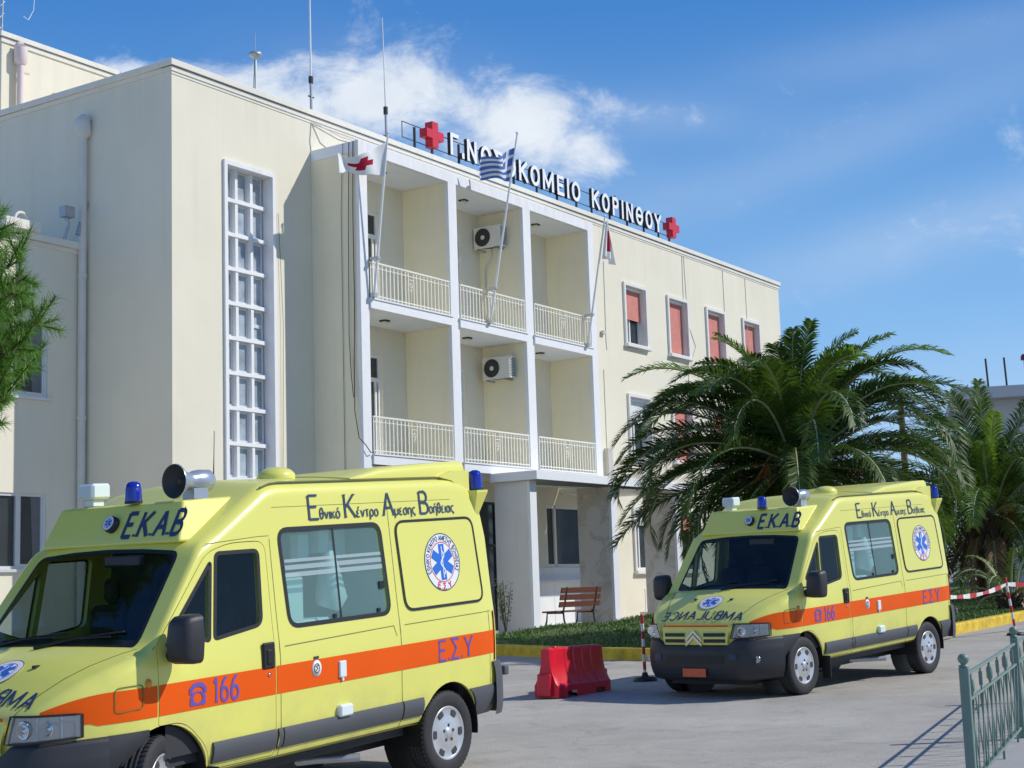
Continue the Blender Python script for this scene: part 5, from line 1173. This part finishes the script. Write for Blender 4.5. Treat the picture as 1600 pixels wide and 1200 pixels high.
# inside of the cab and of the back
ci = VM(); ci.box(-.3, 1.22, -.90, .90, .50, .56); ci.box(-.02, .16, -.88, .88, .75, 1.255, 0, .05); ci.box(.161, .40, -.86, .86, .90, 1.20, 0, .06); ci.box(.2, .45, -.62, -.18, 1.18, 1.29, 0, .04); ci.done('dashboard', M['cabin'])
pt = VM(); pt.prism([(-.90, .56), (.90, .56), (.90, 1.3), (.80, 2.15), (.66, 2.30), (-.66, 2.30), (-.80, 2.15), (-.90, 1.3)], lambda a, b_, h: (h, a, b_), 1.235, 1.26); pt.done('partition', M['cabin'])
rl = VM(); rl.grid(6, 8, lambda u, v: (.62+.55*u, -.72+1.44*v, 1.965+.30*u)); rl.done('cab_headlining', M['cabin'])
for sg in (-1, 1):
    tr = VM(); tr.grid(6, 6, lambda u, v: (.14+.98*u, sg*(hw(.6, .6+.66*v)-.055), .57+.68*v)); tr.done('door_trim', M['cabin'], DL if sg < 0 else DR)
for y0, y1 in ((-.75, -.22), (.02, .46), (.47, .88)):
    s = VM(); s.box(.66, 1.12, y0, y1, .80, .98, 0, .05); s.box(1.0, 1.16, y0+.02, y1-.02, .95, 1.55, 0, .05); s.box(1.05, 1.15, y0+.13, y1-.13, 1.56, 1.76, 0, .04); s.box(.7, 1.05, y0+.05, y1-.05, .56, .80); s.done('seat', M['seat'])
sw = VM(); sw.tube([(.50+.09*math.sin(a)*.8, -.45+.20*math.cos(a), 1.16+.19*math.sin(a)) for a in [k*math.pi/12 for k in range(25)]], .016, 8, cap=False); sw.tube([(.50, -.45, 1.16), (.36, -.45, 1.06)], .03, 8); sw.tube([(.50, -.64, 1.16), (.50, -.26, 1.16)], .015, 6); sw.done('steering_wheel', M['rubber'])
sv = VM(); sv.box(.40, .46, -.42, -.05, 1.86, 1.94, 0, .01); sv.done('rear_view_mirror', M['cabin'])
rc = VM(); rc.box(1.27, 3.9, -.86, .86, .50, .56); rc.box(1.28, 3.85, .42, .90, .57, 1.35); rc.box(1.28, 2.1, .55, .86, 1.55, 2.25); rc.box(2.2, 3.6, .6, .86, 1.75, 2.25); rc.box(1.28, 1.34, -.84, .40, .57, 2.2); rc.box(2.62, 2.66, -.86, .3, .57, 2.2)
rc.done('rear_cabinets', M['medwhite'])
rq = VM(); rq.box(1.42, 1.72, -.82, -.5, 1.28, 1.72, 0, .04); rq.box(1.45, 2.0, -.84, -.55, 1.18, 1.36, 0, .03); rq.tube([(2.12, -.70, 1.95), (2.10, -.72, 1.72), (2.12, -.72, 1.5), (2.1, -.7, 1.42)], [.02, .09, .13, .10], 9); rq.tube([(1.55, -.6, 2.2), (1.55, -.6, 1.78)], .02, 8); rq.box(1.78, 1.90, -.7, -.6, 1.82, 2.02, 0, .01); rq.box(2.0, 2.12, -.72, -.6, 1.86, 2.06, 0, .01); rq.box(2.25, 2.42, -.62, -.58, 1.8, 2.1)
rq.done('medical_supplies', M['decalwhite'])
# place the two ambulances
GN = Vector((-GX, -GY, 1)).normalized()
def van_matrix(x, y, th):
    d = Vector((math.cos(th), math.sin(th), 0)); d = (d-GN*d.dot(GN)).normalized(); yv = GN.cross(d)
    m_ = Matrix.Identity(4)
    for i in range(3): m_[i][0], m_[i][1], m_[i][2] = d[i], yv[i], GN[i]
    out = yv*1.0    # origin lies on the centre line: half a body width inside the left side
    m_[0][3], m_[1][3], m_[2][3] = x+out.x, y+out.y, gz(x, y)+out.z; return m_
VA2 = copy_tree(VB)
VB.matrix_world = van_matrix(-2.44308172, 10.36837455, .97163245); VA2.matrix_world = van_matrix(3.43175362, 18.84371582, .83248431)
tag(VB, 'yellow ambulance with orange stripe cut off by the picture edge, nearer to the camera', 'ambulance', 'ambulances parked on the forecourt'); tag(VA2, 'yellow ambulance with orange stripe parked in front of the big palm', 'ambulance', 'ambulances parked on the forecourt')
WFL.rotation_euler = (0, 0, R(24))
# ------------------------------------------------------------------ palms
def palm(x, y, zc, nf, L0, trunk_r, label, seed, dens=112, lean=(0, 0), fruit=True, emin=-28, dry=6, lw=1.0, jobs=()):
    rg = random.Random(seed); z0 = gz(x, y); H = zc-z0
    o = thing('palm_tree', Matrix.Translation((x, y, z0)), label, 'palm tree', 'palms on the lawn')
    t = MB(); n = 20; rows = max(6, int(H/.10)); vs = []
    for j in range(rows+1):
        h = H*j/rows; r = trunk_r*(1.18-.25*min(1, h/.5) + .12*(h/H)**2)
        for k in range(n):
            a = 2*math.pi*(k+.5*(j % 2))/n; d = r*(1+.10*((k+j) % 2)+rg.uniform(-.05, .05)); vs.append((d*math.cos(a), d*math.sin(a), h-.15+rg.uniform(-.02, .02)))
    t.add(vs, [(j*n+k, j*n+(k+1) % n, (j+1)*n+(k+1) % n, (j+1)*n+k) for j in range(rows) for k in range(n)])
    for _ in range(70):     # cut leaf bases under the crown
        a = rg.uniform(0, 6.28); h = H-rg.uniform(.0, .7); r = trunk_r*1.05; p = Vector((r*math.cos(a), r*math.sin(a), h-.1)); d = Vector((math.cos(a), math.sin(a), .9))
        t.tube([p, p+d*.14, p+d*.26], [.06, .045, .03], 5)
    t.build('trunk', M['bark'], o)
    c = MB()
    def frond(az, e0, L, bend, mi, k_droop=.24, rac=True, side=0.):
        N = 26; p = Vector((.16*math.cos(az), .16*math.sin(az), H)); e = e0; P = [p.copy()]; D = []
        for i in range(N):
            tt = i/N; ee = e0-bend*tt**2.1; aa = az+side*tt*tt
            d = Vector((math.cos(aa)*math.cos(ee), math.sin(aa)*math.cos(ee), math.sin(ee))); D.append(d); p = p+d*L/N; P.append(p.copy())
        D.append(D[-1])
        if rac: c.tube(P[::2], [.035*(1-.85*i/13)+.004 for i in range(len(P[::2]))], 4, 2, cap=False)
        roll = rg.uniform(-.35, .35)
        for q in range(dens):
            tt = .10+.90*(q+.5)/dens; i = min(int(tt*N), N-1); f = tt*N-i; b = P[i].lerp(P[i+1], f); d = D[i]
            sd_ = d.cross(Vector((0, 0, 1)));
            if sd_.length < .05: sd_ = Vector((-math.sin(az), math.cos(az), 0))
            sd_.normalize(); upv_ = sd_.cross(d).normalized()
            sd2 = sd_*math.cos(roll)+upv_*math.sin(roll); up2 = upv_*math.cos(roll)-sd_*math.sin(roll)
            l = L*.165*(math.sin(math.pi*min(1, .16+.80*tt)))**.55*rg.uniform(.85, 1.12)*lw
            if tt < .2: l *= .35+.65*(tt-.1)/.1
            for s in (-1, 1):
                v = d*rg.uniform(.62, .85)+sd2*s*rg.uniform(.62, .85)+up2*rg.uniform(.05, .42); v.normalize()
                w = up2.cross(v).normalized()*(.016*lw+.003) if rg.random() < .5 else (d*.016)
                m1 = b+v*l*.55; tip = b+v*l+Vector((0, 0, -1))*l*k_droop*rg.uniform(.6, 1.3)
                c.add([b-w*.6, b+w*.6, m1+w, tip, m1-w], [(0, 1, 2, 4), (4, 2, 3)], mi)
    for i in range(nf):
        u = (i+.5)/nf; az = i*2.39996+rg.uniform(-.25, .25); e0 = R(86-(86-emin)*u**.85)+rg.uniform(-.12, .12)
        L = L0*(.84 if u < .16 else 1)*(.80+.25*math.sin(math.pi*min(1, .15+u*.9)))*rg.uniform(.92, 1.06); bend = R(rg.uniform(95, 135))*(.60+.40*math.sin(math.pi*min(1, u*.95+.05))) if u > .08 else R(rg.uniform(60, 95))
        frond(az, e0, L, bend, 1 if rg.random() < (.55 if u < .16 else .10) else 0, side=rg.uniform(-.25, .25))
    for (az, e0, L, bend) in jobs: frond(R(az), R(e0), L, R(bend), 0)
    for i in range(dry): frond(rg.uniform(0, 6.28), R(rg.uniform(-65, -35)), L0*rg.uniform(.45, .7), R(40), 3, .3)
    c.build('crown', [M['frond'], M['frond2'], M['rachis'], M['deadleaf']], o)
    if fruit:
        f = MB()
        for i in range(5):
            a = fruit[0]+rg.uniform(-.9, .9) if isinstance(fruit, tuple) else rg.uniform(0, 6.28)
            p = Vector((.3*math.cos(a), .3*math.sin(a), H+.1)); d = Vector((math.cos(a), math.sin(a), 0)); q = p+d*.45+Vector((0, 0, .15)); f.tube([p, q, q+d*.25-Vector((0, 0, .2))], .02, 5)
            for k in range(26): e = q+d*.25-Vector((0, 0, .2)); f.tube([e, e+d*rg.uniform(-.05, .3)+Vector((rg.uniform(-.2, .2), rg.uniform(-.2, .2), -rg.uniform(.3, .6)))], .008, 3)
        f.build('fruit_stems', M['drystem'], o)
    return o
palm(5.38, 29.2, 3.80, 78, 3.72, .42, 'large dense feather palm with a wide arching crown behind the parked ambulance', 11, dry=10, jobs=[(186, 30, 3.7, 95), (178, 14, 3.7, 75), (192, 47, 3.6, 118), (200, 2, 3.9, 62), (182, -8, 3.8, 50), (210, 18, 3.8, 85), (172, 22, 3.7, 85), (20, 48, 3.5, 110), (-5, 34, 3.5, 95), (8, 18, 3.5, 80), (-20, 54, 3.3, 115),
    (178, 58, 3.5, 125), (168, 63, 3.3, 120), (195, 54, 3.5, 120), (215, 62, 3.1, 115), (200, 74, 3.0, 95), (250, 78, 2.9, 85), (300, 76, 3.0, 95), (335, 72, 3.1, 110), (60, 76, 3.1, 100), (120, 76, 3.1, 95), (20, 62, 3.3, 120), (350, 58, 3.5, 125), (5, 52, 3.5, 120), (150, 72, 3.2, 95), (280, 82, 2.9, 50), (185, 82, 3.0, 60), (330, 66, 3.4, 115)])
palm(13.0, 42.0, 3.25, 56, 4.1, .48, 'feather palm with orange fruit stems standing farther back on the right', 23, fruit=(-2.0,), emin=-20, jobs=[(200, 58, 4.2, 100), (-30, 56, 4.3, 60), (0, 66, 4.3, 50), (180, 30, 4.1, 95), (230, 74, 3.9, 50), (250, 80, 3.8, 30), (-60, 72, 4.0, 45), (10, 50, 4.4, 60)])
palm(11.6, 36.5, 1.15, 13, 1.75, .08, 'small young palm with thin bright fronds at the lawn edge', 31, dens=40, fruit=False, emin=5, dry=1, lw=.8)
# ------------------------------------------------------------------ pine at the left edge
def pine(x, y, cz, rx, rz, label, seed):
    rg = random.Random(seed); z0 = gz(x, y); o = thing('pine_tree', Matrix.Translation((x, y, z0)), label, 'pine tree')
    t = MB(); t.tube([(0, 0, -.1), (.03, .02, 1.5), (-.02, .05, cz-z0-.3), (.05, 0, cz-z0+rz*.75)], [.16, .13, .09, .03], 12)
    c = MB(); tips = []
    for i in range(84):
        a = i*2.39996; h = cz-z0-rz+2*rz*(i+.5)/84; rr = rx*math.sqrt(max(.05, 1-((h-(cz-z0))/rz)**2)); p0 = Vector((0, 0, h-.35)); d = Vector((math.cos(a), math.sin(a), 0))
        p1 = p0+d*rr*.55+Vector((0, 0, .12)); p2 = p0+d*rr*.97+Vector((0, 0, .42)); t.tube([p0, p1, p2], [.035, .022, .008], 5)
        for k in range(28):
            f = rg.uniform(.35, 1); q = p0.lerp(p1, f*2) if f < .5 else p1.lerp(p2, f*2-1); e = q+Vector((rg.uniform(-.24, .24), rg.uniform(-.24, .24), rg.uniform(-.06, .26))); tips.append((q, e)); t.tube([q, e], [.008, .005], 4)
        tips.append((p1, p2))
    t.build('trunk', M['pinebark'], o)
    for q, e in tips:
        ax = (e-q); L = ax.length; ax.normalize()
        for k in range(74):
            f = rg.uniform(.1, 1.0); b = q+ax*L*f; v = ax*rg.uniform(.35, 1.1)+Vector((rg.gauss(0, .55), rg.gauss(0, .55), rg.gauss(.05, .5))); v.normalize(); l = rg.uniform(.09, .15)
            w = v.orthogonal().normalized()*.0040; m1 = b+v*l*.6; tip = b+v*l+Vector((0, 0, -.012))
            c.add([b-w, b+w, tip], [(0, 1, 2)], 0)
    c.build('crown', [M['needle']], o)
pine(-5.13, 12.6, 3.92, 1.16, 1.14, 'bright green long needled pine reaching in at the left picture edge', 4)
# shrub beside the canopy fin
def shrub(s, n, h, label, seed, cnt=240, name='shrub', r=.22, lf=.055):
    rg = random.Random(seed); z = gzf(s, n)+.1; o = fthing(name, s, n, z, label, 'shrub'); t = MB(); c = MB()
    for i in range(9):
        a = rg.uniform(0, 6.28); p = [(0, 0, 0), (r*.5*math.cos(a), r*.5*math.sin(a), h*.5), (r*math.cos(a)*rg.uniform(.5, 1), r*math.sin(a)*rg.uniform(.5, 1), h*rg.uniform(.75, 1))]; t.tube(p, [.012, .009, .004], 5)
        for k in range(cnt//9):
            f = rg.uniform(.25, 1); q = Vector(p[0]).lerp(Vector(p[1]), f*2) if f < .5 else Vector(p[1]).lerp(Vector(p[2]), f*2-1)
            d = Vector((rg.gauss(0, 1), rg.gauss(0, 1), rg.gauss(.2, .7))).normalized(); w = d.orthogonal().normalized()*lf*.32; b = q+d*.03; m1 = b+d*lf*.5
            c.add([b, m1+w, b+d*lf, m1-w], [(0, 1, 2, 3)])
    t.build('stem', M['pinebark'], o); c.build('foliage', M['leaf'], o)
shrub(28.9, 19.35, 1.3, 'thin leafy bush growing beside the first porch fin', 8, 420)
# ------------------------------------------------------------------ bench on the porch
BZ = gzf(33.5, 20)+.01
BN_ = fthing('park_bench', 32.72, 20.05, BZ, 'brown slatted wooden bench with dark iron legs under the canopy', 'bench')
for s0 in ():
    pass
b = MB()
for k in range(3): b.box(-.95, .95, -.30+.16*k, -.30+.16*k+.13, .43, .47, 0, .008)
b.build('seat', M['wood'], BN_)
b = MB()
for k in range(3): z = .56+.17*k; b.add([(-.95, -.33-.035*k, z), (.95, -.33-.035*k, z), (.95, -.36-.035*k, z+.13), (-.95, -.36-.035*k, z+.13), (-.95, -.365-.035*k, z-.005), (.95, -.365-.035*k, z-.005), (.95, -.395-.035*k, z+.125), (-.95, -.395-.035*k, z+.125)], [(0, 1, 2, 3), (7, 6, 5, 4), (0, 4, 5, 1), (3, 2, 6, 7), (0, 3, 7, 4), (1, 5, 6, 2)])
b.build('backrest', M['wood'], BN_)
for x in (-.72, .72):
    b = MB(); b.tube([(x, .26, 0), (x, .16, .22), (x, .14, .42), (x, -.30, .42)], .022, 6); b.tube([(x, -.42, 0), (x, -.34, .25), (x, -.325, .45), (x, -.40, .75), (x, -.455, 1.04)], .024, 6); b.tube([(x, -.38, .12), (x, .2, .12)], .014, 6); b.build('leg', M['iron'], BN_)
# ------------------------------------------------------------------ red plastic barrier
e1 = Vector((.60, .80, 0)).normalized(); P0 = Vector((.46, 19.72, 0)); ang = math.atan2(e1.y, e1.x)
BR = thing('road_barrier', at(P0.x, P0.y, gz(P0.x+.3, P0.y+.5), ang), 'red plastic water filled barrier on the asphalt between the ambulances', 'barrier')
b = MB(); L = 1.22
prof = [(0, 0), (0, .15), (.025, .18), (.085, .30), (.115, .42), (.125, .60), (.145, .625), (.235, .625), (.255, .60), (.265, .42), (.295, .30), (.355, .18), (.38, .15), (.38, 0)]
def bpt(x, y, z):
    return (x, y, z)
xsb = [0, .03, .10, .115, .135, .30, .315, .335, .35, .50, .515, .535, .55, .70, .715, .735, .75, .90, .915, .935, .95, 1.10, 1.12, 1.19, 1.22]
vs = []; n = len(prof)
for x in xsb:
    gv = any(abs(x-g_) < .012 for g_ in (.125, .325, .525, .725, .925, ))
    ed = .02 if x < .02 or x > 1.205 else 0
    for (y, z) in prof:
        yy = y; dz = 0
        if .17 < z < .61:
            yy = y+(.016 if y < .19 else -.016)*(1 if gv else 0)
        top = z > .6
        vs.append((x, .19+(yy-.19)*(1-ed*2), z-(ed if top else 0)))
b.add(vs, [(i*n+k, (i+1)*n+k, (i+1)*n+k+1, i*n+k+1) for i in range(len(xsb)-1) for k in range(n-1)])
b.add(vs[:n], [tuple(range(n))]); b.add(vs[-n:], [tuple(reversed(range(n)))])
bo_ = b.build('body', M['plred'], BR, True)
def bcut(y0, y1, x0, x1, z1): return MB().box(x0, x1, y0, y1, -.05, z1).mesh('c', M['plred'])
cs = []
for x0 in (.22, .86):
    o = bpy.data.objects.new('c', bcut(-.05, .43, x0, x0+.20, .075)); o.matrix_world = BR.matrix_world; col.objects.link(o); cs.append(o)
bpy.context.view_layer.update()
bo_.data = boolean(bo_, cs, name='body')
for o in cs: bpy.data.objects.remove(o)
sharp(bo_, 18)
for x0, x1 in ((-.06, .0), (1.22, 1.28)):
    h = MB(); h.box(x0, x1, .09, .29, .02, .30, 0, .012); h.build('coupling_lug', M['plred'], BR)
h = MB(); h.lathe([(.035, .62), (.035, .64), (.0, .642)], 14, 0, lambda a, b_, z: (.2+a, .19+b_, z)); h.build('filler_cap', M['plred'], BR)
# ------------------------------------------------------------------ striped posts and tape
def striped_post(x, y, H, lx, ly, label, nb=8):
    o = thing('marker_post', at(x, y), label, 'post', 'red and white striped posts')
    b = MB()
    for k in range(nb): a, c_ = k/nb, (k+1)/nb; b.tube([(lx*a, ly*a, .05+H*a), (lx*c_, ly*c_, .05+H*c_)], .024, 12, k % 2)
    b.lathe([(.024, 0), (.02, .025), (0, .03)], 12, 1, lambda p, q, h: (lx+p, ly+q, .05+H+h)); b.build('pole', [M['postwhite'], M['postred']], o)
    c_ = MB(); c_.lathe([(.17, 0), (.175, .02), (.15, .05), (.05, .065), (.035, .12), (0, .12)], 24); c_.build('foot', M['rubber'], o); return o
striped_post(1.75, 22.0, .86, -.01, 0, 'red and white striped post on a black foot beside the red barrier'); striped_post(9.25, 28.9, 1.0, -.10, .05, 'leaning red and white striped post by the yellow kerb on the right')
def tape(pts, label, name='barrier_tape'):
    P = [Vector(p) for p in pts]; o = thing(name, Matrix.Translation(P[0]), label, 'tape', 'red and white tape round the lawn'); b = MB()
    Q = []
    for a, c_ in zip(P, P[1:]):
        n = max(4, int((c_-a).length/.18))
        for k in range(n): t = k/n; q = a.lerp(c_, t); q.z -= .10*4*t*(1-t); Q.append(q-P[0])
    Q.append(P[-1]-P[0])
    for i in range(len(Q)-1):
        h = .035+.008*math.sin(i*.8); tw = Vector((0, .012*math.sin(i*.7), 0)); b.add([Q[i]-Vector((0, 0, h))+tw, Q[i+1]-Vector((0, 0, h))+tw, Q[i+1]+Vector((0, 0, h))-tw, Q[i]+Vector((0, 0, h))-tw], [(0, 1, 2, 3)], (i//2) % 2)
    ob = b.build('tape', [M['postwhite'], M['postred']], o); md = ob.modifiers.new('s', 'SOLIDIFY'); md.thickness = .002
T1 = (9.16, 28.95, gz(9.2, 28.9)+.95)
def stake(x, y, H, label):
    o = thing('stake', at(x, y, gz(x, y)+.1), label, 'stake', 'thin stakes holding the tape'); b = MB(); b.tube([(0, 0, 0), (.02, 0, H)], .014, 6); b.build('rod', M['galv'], o); return (x, y, gz(x, y)+.1+H-.05)
T0 = stake(6.9, 25.6, .85, 'thin stake behind the rear of the parked ambulance'); T2 = stake(12.2, 37.0, 1.0, 'thin stake between the two right hand palms')
T3 = stake(14.5, 34.5, .9, 'thin stake on the lawn at the right picture edge')
tape([T0, T1], 'red and white tape strung between ambulance and leaning post'); tape([T1, (14.5, 34.5, T3[2])], 'red and white tape running from leaning post to the right edge'); tape([T2, (18.0, 40, gz(18, 40)+1.1)], 'red and white tape hanging at the small young palm')
# ------------------------------------------------------------------ green railing fence
A, B_ = Vector((3.08, 10.8, 0)), Vector((4.43, 13.9, 0)); dv = (B_-A); FL = dv.length; fa = math.atan2(dv.y, dv.x)
FE = thing('railing_fence', Matrix.Translation((A.x, A.y, gz(A.x, A.y))) @ Matrix.Rotation(fa, 4, 'Z') @ Matrix.Rotation(-math.atan2(gz(B_.x, B_.y)-gz(A.x, A.y), FL), 4, 'Y'), 'green painted iron railing with crossed bars and ball topped posts', 'fence')
for x in (0, FL, FL*2):
    p = MB(); p.box(x-.033, x+.033, -.033, .033, -.05, .90, 0, .005); p.lathe([(.036, .901), (.036, .910), (.018, .915), (.022, .922), (.035, .937), (.040, .955), (.035, .973), (.020, .988), (0, .992)], 20, 0, lambda a, b_, h: (x+a, b_, h)); p.build('post', M['green'], FE)
for k in range(2):
    x0, x1 = k*FL+.034, (k+1)*FL-.034
    for z in (.84, .66, .10):
        r_ = MB(); r_.box(x0, x1, -.013, .013, z-.010, z+.010, 0, .003); r_.build('rail', M['green'], FE)
    br = MB(); nb = 6; st = (x1-x0)/nb
    for i in range(nb):
        xm = x0+st*(i+.5)
        br.box(xm-.006, xm+.006, -.006, .006, .111, .829)
        if i % 2 == 0: br.tube([(xm, 0, .675), (xm, 0, .69), (xm, 0, .71), (xm, 0, .78), (xm, 0, .80), (xm, 0, .825)], [.010, .012, .024, .024, .012, .010], 8)
        else: br.box(xm-.013, xm+.013, -.013, .013, .70, .80)
        br.tube([(x0+st*i, -.012, .12), (xm, -.012, .65)], .0055, 6); br.tube([(xm, .012, .12), (x0+st*i, .012, .65)], .0055, 6); br.tube([(xm, -.012, .12), (x0+st*(i+1), -.012, .65)], .0055, 6); br.tube([(x0+st*(i+1), .012, .12), (xm, .012, .65)], .0055, 6)
        if i % 2: br.box(xm-.009, xm+.009, -.009, .009, -.06, .085)
    br.build('bars', M['green'], FE)
# concrete pavement strip behind the fence
sw = MB(); dirv = dv.normalized(); nr = Vector((dirv.y, -dirv.x, 0)); sl3 = A-dirv*6-nr*.12; pts = []
for (a, b_) in ((0, 0), (16, 0), (16, 4), (0, 4)): q = sl3+dirv*a+nr*b_; pts.append((q.x, q.y))
sw.prism(pts[::-1], lambda a, b_, h: (a, b_, gz(a, b_)+h), -.1, .012); tag(sw.build('pavement', mat('concrete', (.36, .355, .345), .85, var=.08, scale=2.5, bump=.3, bscale=120)), 'pale concrete pavement beneath the green railing', 'pavement', kind='structure')
# ------------------------------------------------------------------ far building, pole and wire on the right
RB = thing('apartment_block', Matrix.Translation((18.3, 60, gz(17.6, 60))) @ Matrix.Rotation(R(-14), 4, 'Z'), 'grey white flat roofed house beyond the palms at the right edge', 'building')
b = MB(); b.box(0, 14, 0, 10, -.5, 7.3); b.build('wall', M['farwall'], RB)
b = MB(); b.box(-.9, 14.4, -.9, 10.4, 7.301, 7.75); b.build('roof_slab', M['farwall'], RB)
b = MB(); b.box(2.3, 9, -1.4, -.01, 3.55, 3.75); b.box(2.3, 9, -1.4, -1.3, 3.751, 4.55); b.box(2.3, 2.4, -1.3, -.01, 3.751, 4.55); b.build('balcony', M['farwall'], RB)
for x in (2.7, 4.9): b = MB(); b.box(x, x+.3, -1.28, -1.0, 3.751, 7.3); b.build('column', M['coping'], RB)
b = MB(); b.box(-.25, -.01, 4, 4.9, 4.8, 5.7); b.build('wall_box', M['farwall'], RB)
for x, z in ((1.05, 1.0), (3.4, 4.0), (6.0, 1.0)):
    f = MB(); f.box(x, x+1.0, -.05, -.004, z, z+1.5); wn_ = f.build('window', M['farwall'], RB); q = MB(); q.quad((x+.1, -.055, z+.1), (x+.9, -.055, z+.1), (x+.9, -.055, z+1.4), (x+.1, -.055, z+1.4)); q.build('pane', M['pane'], wn_)
    gq = MB()
    for k in range(6): gq.tube([(x+.12+.15*k, -.09, z+.05), (x+.12+.15*k, -.09, z+1.45)], .012, 5)
    gq.build('window_bars', M['blackmetal'], wn_)
ch_ = MB(); ch_.box(2.1, 2.7, 1.5, 2.1, 7.751, 9.1); ch_.box(2.0, 2.8, 1.4, 2.2, 9.101, 9.25); ch_.build('chimney', M['terracotta'], RB)
for x in (.55, 1.25): p = MB(); p.tube([(x, .2, 7.75), (x-.04, .2, 9.0)], .04, 6); p.build('rebar', M['cable'], RB)
UP = thing('utility_pole', at(13.3, 52), 'dark wooden utility pole showing above the palm fronds', 'utility pole'); hz = 6.9
p = MB(); p.tube([(0, 0, -.2), (0, 0, hz)], [.14, .10], 10); p.build('pole', M['pinebark'], UP); p = MB(); p.box(-.5, .5, -.05, .05, hz-.35, hz-.25); p.build('crossarm', M['pinebark'], UP)
WR = thing('overhead_wire', Matrix.Translation((13.3, 52, gz(13.3, 52)+hz-.3)), 'thin dark wire running from the utility pole to the grey house', 'wire'); dz_ = Vector((17.9, 59.5, gz(17.6, 60)+7.9))-Vector((13.3, 52, gz(13.3, 52)+hz-.3))
p = MB(); p.tube([tuple(dz_*t+Vector((0, 0, -.5*4*t*(1-t)))) for t in [k/14 for k in range(15)]], .022, 5); p.build('wire', M['cable'], WR)
for i, (x, y) in enumerate(((16.0, 44.5), (17.4, 45.0))):
    p_ = F(0, 0); s_ = (Vector((x, y, 0)) @ FAC.to_3x3()); 
    rg2 = random.Random(60+i); o = thing('shrub', at(x, y), 'low reddish bush behind the tape, %s' % ('nearer the young palm' if i == 0 else 'nearer the picture edge'), 'shrub', 'low bushes behind the tape'); c = MB()
    for k in range(700):
        d = Vector((rg2.gauss(0, 1), rg2.gauss(0, 1), rg2.gauss(0, 1))).normalized()*rg2.uniform(.5, 1)**.5; q = Vector((d.x*1.0, d.y*.8, .5+d.z*.5)); v = Vector((rg2.gauss(0, 1), rg2.gauss(0, 1), rg2.gauss(.3, 1))).normalized(); w = v.orthogonal().normalized()*.035
        c.add([q, q+v*.06+w, q+v*.12, q+v*.06-w], [(0, 1, 2, 3)], 1 if rg2.random() < .3 else 0)
    c.build('foliage', [M['leaf'], mat('red_leaf', (.25, .05, .06), .6)], o)
    t = MB(); t.tube([(0, 0, -.05), (.05, 0, .5)], .03, 6); t.build('stem', M['pinebark'], o)
